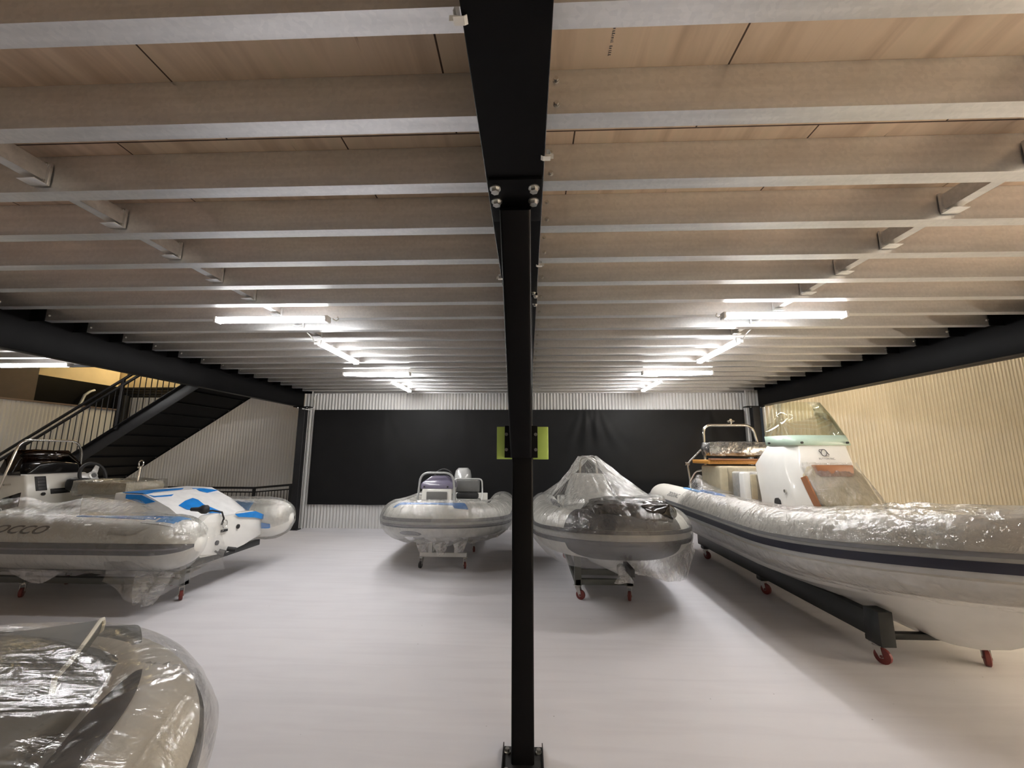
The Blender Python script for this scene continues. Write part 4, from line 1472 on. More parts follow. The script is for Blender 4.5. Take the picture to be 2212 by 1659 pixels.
    for xx in (0.0, -1.95):
        for yy in (-0.31, 0.31):
            caster(tr, xx, yy, 0.165, 0.055, 0.036, PI * (0.35 if yy < 0 else -0.1))
build_tent_boat()

# ------------------------------------------------------------------ F: the big boat on the right
def build_big_boat():
    cx, cy = 3.42, 8.15
    t = thing('inflatable_boat', 'big ivory inflatable with a tall clear windscreen and console, in front of the cream wall', 'boat', (cx, cy, 0), -PI / 2, 'inflatable boats')
    P = TubePath(5.36, 0.79, 3.55, 2.0, 0.885, 1.10, 0.28, 0.58, toe=0.10, zrise=3.4)
    tube_mb(P, 32).build('buoyancy_tube', m_tubewarm, t, smooth=60)
    a, b = 0.05, P.len - 0.05
    rs = band(P, a, b, -16, 16, 0.012).build('rub_strake', m_rublight, t, smooth=40)
    band(P, a, b, -7, 5, 0.030, nf=4).build('strake_stripe', m_navy, rs, smooth=40)
    band(P, a, b, 10, 16, 0.024, nf=3).build('strake_rib', m_rubgrey, rs, smooth=40)
    hull_mb(P, 0.215, 0.47, chf=0.92, xe=5.46, fill=0.55).build('hull', m_hull, t, smooth=45)
    sole_mb(P, 0.80, 0.0, 3.3).build('sole', m_teakfloor, t)
    sole_mb(P, 1.06, 3.75, 5.3, 0.6).build('bow_deck', m_beige, t)
    MB().box((3.70, -0.62, 0.80), (3.76, 0.62, 1.06)).build('bow_deck_riser', m_beige, t)
    MB().box((0.0, -0.6, 0.5), (0.06, 0.6, 1.05)).build('transom', m_hull, t, bevel=0.015)
    d0 = P.d_at(1.30)
    text_on_tube(P, 'ZODIAC', 0.115, P.d_at(1.02), 38, m_textlight, t, shear=0.25, stretch=1.15, off=0.005)
    # blue tape on top of the tube
    mb = MB(); band(P, P.d_at(0.95), P.d_at(1.65), 78, 112, 0.012, mb=mb, shape=lambda u: (84 - 8 * u, 104 + 10 * u))
    mb.build('blue_film', m_bluelight, t, smooth=60)
    mb = MB(); band(P, P.d_at(1.60), P.d_at(2.10), 88, 118, 0.03, mb=mb)
    mb.build('blue_film', m_blue, t, smooth=60)
    # console: chamfered side, raked front
    ylo, yhi = -0.36, 0.44
    con = MB()
    # outline in side view (x forward, z): rear foot, rear top, front top, front foot
    def ring(z, xr, xf, w0, w1, ch):
        return [Vector((xr, w0, z)), Vector((xf - ch, w0, z)), Vector((xf, w0 + ch * 0.8, z)), Vector((xf, w1 - ch * 0.8, z)), Vector((xf - ch, w1, z)), Vector((xr, w1, z))]
    con.loft([ring(0.80, 2.42, 3.28, -0.33, 0.49, 0.16), ring(1.15, 2.40, 3.26, -0.33, 0.49, 0.15), ring(1.60, 2.30, 3.10, -0.32, 0.49, 0.13), ring(1.86, 2.52, 3.00, -0.25, 0.49, 0.12)], closed=True, cap=True)
    co = con.build('console', m_hull, t, bevel=0.018, segs=2, smooth=40)
    MB().prism([(2.72, 1.06), (2.72, 1.16), (2.74, 1.195), (2.79, 1.205), (2.83, 1.18), (2.84, 1.14), (2.84, 1.06)], 'y', -0.345, -0.325).build('cable_hole', m_rubber, co)
    MB().cyl((2.95, -0.345, 1.30), (2.95, -0.322, 1.30), 0.02, 14).build('lock', m_chrome, co)
    # windscreen: pale band along the foot, glass above
    def scr(off, zs, name, mat):
        rows = []
        for z, xr, xf, w0, w1, ch in zs:
            rows.append([Vector((xr, w0, z)), Vector((xf - ch, w0, z)), Vector((xf - ch * 0.3, w0 + ch * 0.35, z)), Vector((xf, w0 + ch, z)), Vector((xf, (w0 + w1) / 2, z)),
                         Vector((xf, w1 - ch, z)), Vector((xf - ch * 0.3, w1 - ch * 0.35, z)), Vector((xf - ch, w1, z)), Vector((xr, w1, z))])
        o = MB().loft(rows).build(name, mat, t, smooth=60)
        md = o.modifiers.new('solid', 'SOLIDIFY'); md.thickness = 0.006; md.offset = 0
        return o
    sc = scr(0, [(1.845, 2.52, 3.02, -0.265, 0.505, 0.10), (1.965, 2.48, 2.97, -0.255, 0.495, 0.11)], 'screen_band', m_screenband)
    scr(0, [(1.963, 2.48, 2.97, -0.255, 0.495, 0.11), (2.20, 2.52, 2.90, -0.21, 0.42, 0.12), (2.385, 2.60, 2.85, -0.17, 0.33, 0.13)], 'windscreen', m_screen)
    for x, y in ((2.62, -0.275), (3.025, -0.13), (3.025, 0.40)):
        dv = Vector((1, 0, 0)) if x > 3 else (Vector((0, -1, 0)) if y < 0 else Vector((0, 1, 0)))
        MB().cyl(Vector((x, y, 1.875)), Vector((x, y, 1.875)) + dv * 0.018, 0.014, 12).build('screen_knob', m_rubber, sc)
    # emblem and lettering on the console front
    def on_front(px, pz):
        z = 1.60 + pz
        xf = lerp(3.10, 3.00, (z - 1.60) / 0.26)
        return Vector((xf + 0.012, px, z))
    mb = MB()
    ec = (0.10, 0.155)
    mb.pipe([on_front(ec[0] + 0.032 * math.cos(q) * (1 + 0.12 * math.sin(2 * q)), ec[1] + 0.038 * math.sin(q) * (1 + 0.12 * math.sin(2 * q))) for q in [2 * PI * k / 28 for k in range(28)]], 0.0045, 6, closed=True)
    for sg in (-1, 1):
        mb.pipe([on_front(ec[0] + sg * a0, ec[1] + sg * b0) for a0, b0 in ((0.0, -0.040), (0.025, -0.036), (0.045, -0.037))], 0.0035, 6)
        mb.pipe([on_front(ec[0] + sg * a0, ec[1] + sg * b0) for a0, b0 in ((0.034, 0.012), (0.044, -0.012), (0.052, -0.026))], 0.004, 6)
    mb.build('emblem', m_text, co)
    vs, fs = text_mesh('BUTTON INC.', 0.030)
    MB().add([on_front(v.x + 0.11, v.y + 0.085) for v in vs], fs).build('lettering', m_text, co, smooth=0)
    # front seat: big cream pad with a tan headrest band, wrapped in crinkled film
    def seat_front(z):
        return lerp(3.28, 3.10, (z - 0.8) / 0.8) if z < 1.6 else 3.10
    sp = MB()
    prof = [(1.60, 0.02), (1.50, 0.06), (1.20, 0.12), (1.06, 0.16)]
    secs = []
    for z, th in prof:
        w0, w1 = (-0.17, 0.40) if z > 1.55 else ((-0.24, 0.46) if z > 1.4 else ((-0.20, 0.52) if z > 1.15 else (-0.12, 0.58)))
        xb = seat_front(z) - 0.03; xf = seat_front(z) + th
        secs.append([Vector((xb, w0, z)), Vector((xf, w0 + 0.04, z)), Vector((xf, w1 - 0.04, z)), Vector((xb, w1, z))])
    sp.loft(secs, closed=True, cap=True)
    s1 = sp.build('front_seat', m_cream, t, bevel=0.02, segs=3, smooth=60)
    MB().prism([(-0.10, 1.615), (0.31, 1.615), (0.31, 1.50), (0.28, 1.485), (-0.06, 1.485), (-0.10, 1.52)], 'x', 3.10, 3.20).build('tan_band', m_tan, s1, bevel=0.01)
    def side_strip():
        mb = MB(); mb.bar((3.16, -0.235, 1.48), (3.30, -0.19, 1.12), 0.02, 0.07, up=(0, 0, 1)); return mb
    side_strip().build('tan_edge', m_tan, s1)
    fw = MB()
    def wrap(u, v):
        z = lerp(1.64, 1.03, v)
        th = 0.05 + 0.15 * smooth01(v * 1.3)
        w0, w1 = lerp(-0.22, -0.20, v), lerp(0.40, 0.62, v)
        q = u
        x = seat_front(z) + 0.02 + th * math.sin(PI * min(1, max(0, q))) ** 0.35
        y = lerp(w0, w1, q)
        n = 0.018 * crease(q * 3 + v, v * 4, 1.7, 3.0, 1.0) + 0.008 * noise.noise((q * 22, v * 8, 4))
        return (x + n, y, z + 0.5 * n)
    fw.grid(wrap, 90, 60, su=0.9, sv=0.7)
    fw.build('seat_wrap', m_film_crinkle, s1, smooth=80)
    # helm seat behind: teak edged counter, wrapped bolster, arch
    hs = MB().box((0.95, -0.50, 0.80), (1.65, 0.50, 1.55)).build('helm_seat', m_cream, t, bevel=0.04, segs=3)
    MB().box((0.86, -0.60, 1.575), (1.50, 0.52, 1.635)).build('teak_counter', m_teak, hs, bevel=0.008)
    MB().box((1.44, -0.58, 1.635), (1.55, 0.30, 1.66)).build('tan_top', m_tan, hs, bevel=0.01)
    bo = lumpy_box((0.80, -0.44, 1.70), (1.16, 0.66, 1.93), 0.02, 7.0, rnd_e=0.25)
    bo.build('wrapped_bolster', m_foil, hs, smooth=70)
    MB().box((1.70, -0.36, 0.80), (2.05, 0.30, 1.48)).build('seat_cabinet', m_hull, hs, bevel=0.03, segs=3)
    MB().box((2.055, -0.28, 1.10), (2.10, 0.26, 1.45)).build('cabinet_cushion', m_cream, hs, bevel=0.02)
    hw = MB()
    def w2(u, v):
        q = u * PI
        y = lerp(-0.40, 0.34, u); x = 1.62 + 0.52 * math.sin(q) ** 0.3
        z = lerp(1.53, 0.84, v)
        n = 0.02 * crease(u * 4, v * 2, 8.0, 2.0, 1.0)
        return (x + n, y + 0.5 * n, z)
    hw.grid(w2, 50, 40, su=1.2, sv=0.7)
    hw.build('cabinet_wrap', m_film_crinkle, hs, smooth=80)
    ar = hoop(t, 'arch_rail', m_chrome, [(0.70, -0.34, 0.95), (0.66, -0.30, 1.75), (0.66, -0.29, 2.235), (0.66, 0.56, 2.235), (0.66, 0.66, 1.75), (0.70, 0.68, 0.95)], 0.024, 0.14)
    MB().cyl((0.66, 0.20, 2.25), (0.66, 0.20, 2.32), 0.014, 10).build('light_stem', m_chrome, ar)
    mb = MB(); mb.pipe([(0.66 + 0.02 * math.sin(q), 0.20 + 0.06 * math.cos(q), 2.305 + 0.012 * math.sin(q)) for q in [2 * PI * k / 20 for k in range(20)]], 0.008, 6, closed=True)
    mb.box((0.64, 0.17, 2.325), (0.68, 0.21, 2.345))
    mb.build('navigation_light', m_chrome, ar)
    hoop(t, 'stern_rail', m_chrome, [(1.10, -0.20, 1.83), (0.45, -0.26, 1.82), (0.30, -0.48, 1.55), (0.34, -0.46, 1.20), (0.34, -0.45, 1.02)], 0.018, 0.06)
    hoop(t, 'stern_rail', m_chrome, [(0.34, -0.46, 1.24), (0.46, -0.40, 1.42), (0.70, -0.30, 1.46)], 0.016, 0.06)
    MB().cyl((0.30, -0.52, 1.55), (0.30, -0.44, 1.55), 0.028, 12).build('rail_joint', m_chrome, t)
    # film over the tube and down the hull
    f = thing('plastic_sheet', 'clear plastic sheeting stretched along the tube of the big boat on the right', 'plastic sheet', (cx, cy, 0), -PI / 2, 'plastic sheeting on boats')
    gath = P.d_at(4.62)
    def ext(p, d, a, u, v):
        # creases fanning out of a gather on top of the tube
        dd = d - gath
        if abs(dd) < 1.3 and a > 10:
            h = (140 - a) / 130.0
            ang = math.atan2(dd, 0.10 + h * 0.55)
            k = math.exp(-(dd / 0.7) ** 2)
            p = p + Vector((0, -0.3, 0.95)) * (0.045 * k * (0.3 + 0.7 * abs(math.sin(ang * 8 + 1.0))) * max(0.0, 1 - h * 0.8))
            if a > 95: p = p + Vector((0, 0, 0.03 * math.exp(-((dd - 0.30) / 0.35) ** 2)))
        return p
    mb = film_tube(P, P.d_at(1.45), P.len * 0.60, 140, 15, 0.036, 0.022, 1.1, extra=ext, fd=2.6, fp=2.0, nf=50)
    film_tube(P, P.d_at(1.6), P.len * 0.60, -18, -84, 0.020, 0.012, 5.1, fd=2.6, fp=2.0, nf=24, mb=mb)
    def hullskirt(u, v):
        d = lerp(P.d_at(1.6), P.len * 0.56, u)
        p = P.surf(d, R(-84), 0.016)
        y, zc = p.y, p.z
        q = P.surf(d, R(-84), 0.03)
        inn = Vector((0, 0.18 * v, -0.16 * v)) if p.y < 0 else Vector((0, -0.18 * v, -0.16 * v))
        n = 0.010 * crease(d, v, 6.0, 2.2, 0.8)
        return q + inn + Vector((0, -0.5 * n, -n))
    mb.build('sheet', m_film_big, f, smooth=80)
    # twisted tail at the stern end of the sheet
    mb = MB()
    mb.pipe([(1.15, -0.62, 1.16), (1.02, -0.55, 1.26), (0.90, -0.52, 1.33), (0.84, -0.52, 1.36)], 0.05, 12, rs=[0.02, 0.055, 0.06, 0.03])
    mb.build('twisted_end', m_film_milky, f, smooth=80)
    mb = MB()
    def fold(u, v):
        return (lerp(0.95, 1.85, u), lerp(-0.74, -0.42, v) + 0.02 * math.sin(11 * u), 1.175 + 0.16 * (1 - u) * math.sin(PI * v) + 0.02 * noise.noise((u * 6, v * 4, 3)))
    mb.grid(fold, 40, 14, su=0.9, sv=0.4)
    mb.build('sheet_fold', m_film, f, smooth=80)
    # trolley
    tr = thing('boat_trolley', 'long black steel trolley with dark red castors under the big boat', 'trolley', (3.42, 3.90, 0), -PI / 2, 'boat trolleys')
    def bx(lo, hi, nm='frame_bar'):
        return MB().box(lo, hi).build(nm, m_trolley_dark, tr, bevel=0.006)
    for yy in (-0.44, 0.44):
        bx((-3.7, yy - 0.04, 0.20), (0.06, yy + 0.04, 0.40), 'side_beam')
        bx((-3.7, yy - 0.05, 0.40), (-3.6, yy + 0.05, 0.56), 'post')
        bx((-0.08, yy - 0.06, 0.165), (0.08, yy + 0.06, 0.44), 'front_bracket')
    for xx in (-0.02, -1.8, -3.6):
        bx((xx - 0.03, -0.42, 0.20), (xx + 0.03, 0.42, 0.25), 'cross_bar')
    for xx in (-1.2, -2.9):
        bx((xx - 0.04, -0.36, 0.25), (xx + 0.04, -0.2, 0.30), 'hull_rest'); bx((xx - 0.04, 0.2, 0.25), (xx + 0.04, 0.36, 0.30), 'hull_rest')
    for xx in (-0.05, -1.78, -3.5):
        for yy in (-0.44, 0.44):
            bx((xx - 0.06, yy - 0.05, 0.16), (xx + 0.06, yy + 0.05, 0.205), 'castor_block')
            caster(tr, xx, yy, 0.16, 0.062, 0.04, PI * (0.15 if yy < 0 else -0.2))
build_big_boat()

# ------------------------------------------------------------------ B: boat with the steering wheel on the left
def build_left_boat():
    cx, cy = -4.12, 5.68
    t = thing('inflatable_boat', 'white inflatable with a black steering wheel and blue film, left under the stair', 'boat', (cx, cy, 0), PI, 'inflatable boats')
    P = TubePath(4.1, 0.92, 2.6, 2.2, 0.715, 0.95, 0.285, 0.42, tip=0.08)
    tube_mb(P, 30).build('buoyancy_tube', m_tube, t, smooth=60)
    rs = band(P, 0.015, P.len - 0.015, -14, 10, 0.012).build('rub_strake', m_rubdark, t, smooth=40)
    band(P, 0.08, P.len - 0.08, -4, -1, 0.018, nf=2).build('strake_rib', m_rubgrey, rs, smooth=40)
    hull_mb(P, 0.40, 0.50, fill=0.7, xstart=-0.05).build('hull', m_hull, t, smooth=45)
    sole_mb(P, 0.66, 0.0, 3.6).build('sole', m_cushlight, t)
    # transom with a cut-away for the engine, swim step
    tp = [(-0.66, 0.52), (-0.66, 0.80), (-0.42, 0.89), (-0.24, 0.90), (-0.20, 0.88), (0.20, 0.90), (0.24, 0.95), (0.42, 0.95), (0.66, 0.80), (0.66, 0.52), (0.3, 0.44), (0, 0.41), (-0.3, 0.44)]
    MB().prism(tp, 'x', -0.10, 0.02).build('transom', m_hull, t, bevel=0.012)
    for yy, zz in ((-0.12, 0.72), (0.25, 0.58)):
        MB().cyl((-0.10, yy, zz), (-0.115, yy, zz), 0.03, 14).build('drain', m_rubber, t)
    MB().box((-0.125, 0.1, 0.70), (-0.10, 0.20, 0.73)).build('tie_slot', m_rubber, t)
    mb = MB(); mb.pipe([(-0.12 + 0.0, 0.16 + 0.04 * math.cos(q), 0.80 + 0.05 * math.sin(q)) for q in [2 * PI * k / 16 for k in range(16)]], 0.006, 6, closed=True)
    mb.build('u_bolt', m_chrome, t)
    mb = MB(); mb.cyl((-0.13, 0.24, 0.47), (-0.20, 0.20, 0.44), 0.035, 12); mb.cyl((-0.13, 0.08, 0.47), (-0.22, 0.04, 0.45), 0.03, 12)
    mb.pipe([(-0.13, 0.3, 0.49), (-0.16, 0.24, 0.44), (-0.19, 0.16, 0.41), (-0.19, 0.08, 0.42)], 0.012, 8)
    mb.build('drain_plug', m_rubber, t)
    mb = MB(); mb.pipe([(0.10, 0.30, 0.97), (-0.02, 0.28, 0.985), (-0.12, 0.24, 0.96), (-0.14, 0.22, 0.88), (-0.12, 0.22, 0.80)], 0.012, 8)
    mb.build('control_cable', m_rubber, t)
    mb = MB()
    sec = [[Vector((0.08 + dx, 0.36 + rr * math.cos(q), 1.01 + rr * math.sin(q))) for q in [2 * PI * k / 14 for k in range(14)]] for dx, rr in ((0.12, 0.022), (0.02, 0.03), (-0.03, 0.055), (-0.08, 0.055), (-0.10, 0.03))]
    mb.loft(sec, closed=True, cap=True)
    mb.build('cable_boot', m_rubber, t, smooth=60)
    # stern seat moulding: white faceted box with blue film
    sm = MB()
    secs = []
    for y in (-0.66, -0.35, 0.0, 0.25, 0.45):
        secs.append([Vector((0.02, y, 0.60)), Vector((0.08, y, 0.80)), Vector((0.42, y, 1.04)), Vector((0.75, y, 1.20)), Vector((1.15, y, 1.215)), Vector((1.2, y, 0.66))])
    sm.loft(secs, cap=True)
    sb = sm.build('stern_seat', m_paper, t, smooth=20)
    def sheet(name, mat, pts, parent, th=0.006):
        """facetted film piece laid over the moulding"""
        mb = MB(); n = len(pts)
        c = sum((Vector(p) for p in pts), Vector()) / n
        c.z += 0.004
        mb.add([c] + [Vector(p) for p in pts], [(0, 1 + i, 1 + (i + 1) % n) for i in range(n)])
        o = mb.build(name, mat, parent, smooth=0)
        md = o.modifiers.new('solid', 'SOLIDIFY'); md.thickness = th
        return o
    sheet('blue_film', m_blue, [(1.07, 0.44, 1.224), (0.80, 0.44, 1.216), (0.66, 0.42, 1.168), (0.643, 0.18, 1.16), (0.893, -0.298, 1.216), (1.07, 0.14, 1.224)], sb)
    sheet('blue_film', m_blue, [(0.424, 0.301, 1.052), (0.501, 0.113, 1.088), (0.539, -0.055, 1.106), (0.48, -0.085, 1.078), (0.373, -0.06, 1.02), (0.287, -0.13, 0.962), (0.2, -0.2, 0.902), (0.143, -0.043, 0.866), (0.242, 0.007, 0.932), (0.297, 0.106, 0.97), (0.336, 0.256, 0.996)], sb)
    sheet('blue_film', m_blue, [(0.8, -0.345, 1.212), (0.725, -0.473, 1.20), (0.636, -0.643, 1.16), (0.611, -0.409, 1.146), (0.679, -0.348, 1.178)], sb)
    sheet('blue_film', m_blue, [(1.0, 0.462, 1.20), (0.80, 0.462, 1.195), (0.60, 0.462, 1.112), (0.73, 0.462, 1.085), (1.0, 0.462, 1.15)], sb)
    sheet('blue_film', m_blue, [(-0.118, -0.02, 0.90), (-0.118, -0.45, 0.88), (-0.118, -0.66, 0.80), (-0.118, -0.70, 0.72), (-0.118, -0.45, 0.79), (-0.118, -0.10, 0.85)], sb)
    # blue film on the tubes
    mb = MB(); band(P, P.len - 0.46 - 1.05, P.len - 0.46, 66, 110, 0.008, mb=mb, shape=lambda u: (lerp(84, 68, u), 112))
    mb.build('blue_film', m_blue, t, smooth=60)
    mb = MB(); band(P, P.len - 0.46, P.len - 0.22, 60, 112, 0.009, mb=mb)
    mb.build('pale_film', m_bluelight, t, smooth=60)
    mb = MB(); band(P, P.len - 0.62, P.len - 0.20, 50, 80, 0.007, mb=mb, shape=lambda u: (lerp(58, 50, u), lerp(84, 66, u)))
    mb.build('white_film', m_paper, t, smooth=30)
    mb = MB(); band(P, 0.20, 0.62, 165, 200, 0.010, mb=mb, shape=lambda u: (lerp(192, 170, u), lerp(206, 196, u)))
    mb.build('blue_film', m_blue, t, smooth=60)
    mb = MB(); band(P, 0.55, 1.15, 120, 150, 0.010, mb=mb, shape=lambda u: (lerp(120, 100, u), lerp(150, 128, u)))
    mb.build('blue_film', m_bluelight, t, smooth=60)
    dcap = P.surf(0.62, R(78), 0.004)
    MB().cyl(dcap, dcap + Vector((0, 0, 0.012)), 0.035, 16).build('air_valve', m_rubgrey, t)
    text_on_tube(P, 'SIROCCO', 0.135, P.len - 0.42 - 1.62, 36, m_textlight, t, shear=0.35, stretch=1.5, off=0.005, bold=0.003)
    # console, dash facing the stern
    con = MB()
    con.loft([[Vector((x, y, z)) for x, y in ((a0, -w0), (b0, -w0), (b0, w1), (a0, w1))] for z, a0, b0, w0, w1 in ((0.66, 2.48, 3.25, 0.46, 0.34), (1.10, 2.46, 3.15, 0.46, 0.34), (1.43, 2.56, 2.95, 0.46, 0.33))], closed=True, cap=True)
    co = con.build('console', m_hull, t, bevel=0.03, segs=3)
    def on_dash(y, z, o=0.006):
        x = lerp(2.46, 2.56, (z - 1.10) / 0.33) if z > 1.10 else lerp(2.48, 2.46, (z - 0.66) / 0.44)
        return Vector((x - o, y, z))
    def dash_panel(y0, y1, z0, z1, name, mat, o=0.008, parent=None):
        a = [on_dash(y0, z0, o), on_dash(y1, z0, o), on_dash(y1, z1, o), on_dash(y0, z1, o)]
        b = [p + Vector((0.02, 0, 0)) for p in a]
        return MB().add(a + b, [(0, 1, 2, 3), (7, 6, 5, 4), (0, 4, 5, 1), (1, 5, 6, 2), (2, 6, 7, 3), (3, 7, 4, 0)]).build(name, mat, parent or co, bevel=0.003)
    sw = dash_panel(0.10, 0.23, 1.21, 1.40, 'switch_panel', m_rubber)
    for k in range(4):
        dash_panel(0.12, 0.21, 1.225 + k * 0.043, 1.258 + k * 0.043, 'switch', m_patch, 0.014, sw)
    rd = dash_panel(-0.18, 0.06, 1.155, 1.225, 'radio', m_rubber)
    dash_panel(-0.13, 0.02, 1.185, 1.205, 'radio_display', m_patch, 0.013, rd)
    p0 = on_dash(0.16, 1.165)
    MB().cyl(p0, p0 + Vector((-0.02, 0, 0)), 0.022, 14).build('key_switch', m_rubber, co)
    # black slanted side window
    MB().prism([(2.56, 1.02), (2.56, 1.20), (2.78, 1.13), (2.95, 1.02), (2.95, 0.93)], 'y', 0.335, 0.348).build('side_window', m_gloss_black, co)
    # wheel: rim, three spoke plate, hub
    T = Matrix.Translation((2.32, -0.32, 1.385)) @ Matrix.Rotation(R(-72), 4, 'Y')
    wr = MB().pipe([T @ Vector((0.185 * math.cos(2 * PI * k / 36), 0.185 * math.sin(2 * PI * k / 36), 0)) for k in range(36)], 0.022, 10, closed=True).build('steering_wheel', m_rubber, t, smooth=60)
    hub = MB()
    for q in (90, 210, 330):
        a0 = R(q + 0)
        hub.prism([(0.055 * math.cos(a0 + 0.9), 0.055 * math.sin(a0 + 0.9)), (0.17 * math.cos(a0 + 0.16), 0.17 * math.sin(a0 + 0.16)), (0.17 * math.cos(a0 - 0.16), 0.17 * math.sin(a0 - 0.16)), (0.055 * math.cos(a0 - 0.9), 0.055 * math.sin(a0 - 0.9))], 'z', -0.006, 0.006, T=T)
    hub.cyl((0, 0, -0.02), (0, 0, 0.012), 0.062, 20, T=T)
    hub.build('spokes', m_alu, wr, bevel=0.002)
    MB().cyl((0, 0, 0.010), (0, 0, 0.022), 0.033, 20, T=T).build('hub_badge', m_text, wr)
    MB().cyl((0, 0, -0.21), (0, 0, -0.02), 0.035, 14, T=T).build('steering_column', m_rubber, wr)
    mb = lumpy_box((2.28, -0.22, 1.19), (2.44, -0.05, 1.36), 0.0, 1.0, n=6, rnd_e=0.7)
    mb.build('throttle_lever', m_rubber, t, smooth=60)
    # smoked screen and hoop rail
    rows = []
    for z, xr, xf, w in ((1.42, 2.60, 3.02, 0.45), (1.62, 2.66, 2.98, 0.42), (1.75, 2.72, 2.95, 0.36)):
        rows.append([Vector((xr, -w - 0.05, z - (0.0 if z < 1.5 else 0.12))), Vector((xf - 0.08, -w - 0.05, z)), Vector((xf, -w * 0.7 - 0.05, z)), Vector((xf, -0.05, z + 0.015)), Vector((xf, w * 0.7 - 0.05, z)), Vector((xf - 0.08, w - 0.10, z)), Vector((xr, w - 0.10, z - (0.0 if z < 1.5 else 0.12)))])
    o = MB().loft(rows).build('smoked_screen', m_smoke, t, smooth=60)
    md = o.modifiers.new('solid', 'SOLIDIFY'); md.thickness = 0.006; md.offset = 0
    mb = MB()
    mb.prism([(-0.42, 1.42), (0.26, 1.42), (0.24, 1.47), (0.14, 1.575), (-0.05, 1.60), (-0.38, 1.56)], 'x', 2.62, 2.95)
    mb.build('instrument_hood', m_gloss_black, t, bevel=0.03, segs=3)
    hoop(t, 'hoop_rail', m_chrome, [(2.80, 0.44, 1.06), (2.74, 0.40, 1.45), (2.70, 0.34, 1.89), (2.70, -0.36, 1.89), (2.72, -0.47, 1.74), (2.74, -0.50, 1.45), (2.80, -0.52, 1.06)], 0.016, 0.13)
    for yy in (0.40,):
        MB().cyl((2.74, yy, 1.30), (2.74, 0.33, 1.30), 0.014, 8).build('rail_bracket', m_chrome, t)
    # wrapped seat cushion and tow pole
    cs = lumpy_box((1.45, -0.60, 1.15), (2.16, 0.02, 1.30), 0.012, 3.0, rnd_e=0.15)
    cu = cs.build('seat_cushion', m_cream, t, smooth=70)
    MB().box((1.48, -0.56, 0.66), (2.12, -0.02, 1.16)).build('seat_box', m_hull, t, bevel=0.03)
    cw = lumpy_box((1.42, -0.63, 1.13), (2.20, 0.05, 1.325), 0.03, 5.0, n=22, rnd_e=0.15)
    cw.build('cushion_wrap', m_film_crinkle, cu, smooth=80)
    pl = MB().cyl((1.55, -0.22, 1.0), (1.53, -0.24, 1.52), 0.021, 14).build('tow_pole', m_chrome, t)
    mb = MB(); mb.pipe([(1.53 + 0.035 * math.cos(q), -0.24, 1.565 + 0.045 * math.sin(q)) for q in [2 * PI * k / 18 for k in range(18)]], 0.009, 8, closed=True)
    mb.cyl((1.53, -0.28, 1.51), (1.53, -0.20, 1.51), 0.012, 8)
    mb.build('pole_eye', m_chrome, pl)
    # film
    f = thing('plastic_sheet', 'clear plastic sheeting over the tube ends of the boat with the steering wheel', 'plastic sheet', (cx, cy, 0), PI, 'plastic sheeting on boats')
    def ext(p, d, a, u, v):
        if a > 96:
            k = (a - 96) / 50
            g = smooth01((p.x - 0.1) / 0.7) * smooth01((3.4 - p.x) / 0.9)
            p = p + Vector((0, 0.0, (0.30 * g + 0.03) * k * (0.8 + 0.5 * noise.noise((d * 1.6, 1.0, 4)))))
        return p
    mb = film_tube(P, P.len * 0.56, P.len - 0.01, 146, -95, 0.030, 0.018, 7.7, extra=ext, fd=4.5, fp=2.0)
    mb.build('sheet', m_film_thin, f, smooth=80)
    mb = film_tube(P, 0.01, 1.6, 200, -95, 0.030, 0.018, 2.7, fd=4.5, fp=2.0)
    mb.build('sheet', m_film, f, smooth=80)
    # loose film past the near tube end, hanging down in two points
    def loose(u, v):
        x = lerp(0.45, -0.52, u); z = lerp(0.92, 0.36, v)
        k = smooth01((u - 0.25) / 0.75)
        y = lerp(1.16 - 0.42 * k, 1.14 - 0.50 * k, v) + 0.02 * math.sin(13 * v + 4 * u)
        z -= 0.22 * v * math.sin(PI * min(1, u * 1.15)) ** 2
        return (x + 0.03 * noise.noise((u * 4, v * 6, 1)), y + 0.02 * noise.noise((u * 7, v * 7, 2)), z)
    mb = MB(); mb.grid(loose, 50, 40, su=1.0, sv=0.7)
    mb.build('loose_end', m_film_thin, f, smooth=80)
    def tail(u, v):
        x = lerp(0.22, -0.22, v) * (1 - 0.55 * u) - 0.02 + 0.10 * u
        return (x, 1.02 + 0.03 * math.sin(9 * v + 3 * u), 0.44 - 0.36 * u + 0.02 * noise.noise((v * 5, u * 5, 0)))
    mb = MB(); mb.grid(tail, 20, 16, su=0.4, sv=0.4)
    mb.build('hanging_tail', m_film_milky, f, smooth=80)
    def tail2(u, v):
        return (0.9 + 0.8 * v, 1.10 - 0.04 * u + 0.02 * math.sin(8 * v), 0.46 - 0.16 * u * math.sin(PI * v) ** 1.5)
    mb = MB(); mb.grid(tail2, 10, 24, su=0.2, sv=0.9)
    mb.build('hanging_edge', m_film, f, smooth=80)
    # film web across to the far tube
    def web(u, v):
        a = Vector((lerp(1.2, 0.05, u), -0.62, 1.10 - 0.10 * u)); b = P.surf(P.d_at(lerp(0.9, -0.25, u)), R(120), 0.03)
        p = a.lerp(b, v); p.z += -0.04 * math.sin(PI * v) + 0.012 * crease(u * 3, v, 3.0, 3.0, 1.0)
        return p
    mb = MB(); mb.grid(web, 50, 16, su=1.2, sv=0.4)
    mb.build('sheet_web', m_film, f, smooth=80)
    # trolley
    tr = thing('boat_trolley', 'grey steel trolley with red castors under the boat with the steering wheel', 'trolley', (-4.10, 5.68, 0), PI, 'boat trolleys')
    def bx(lo, hi, nm='frame_bar', mat=None):
        return MB().box(lo, hi).build(nm, mat or m_trolley_grey, tr, bevel=0.005)
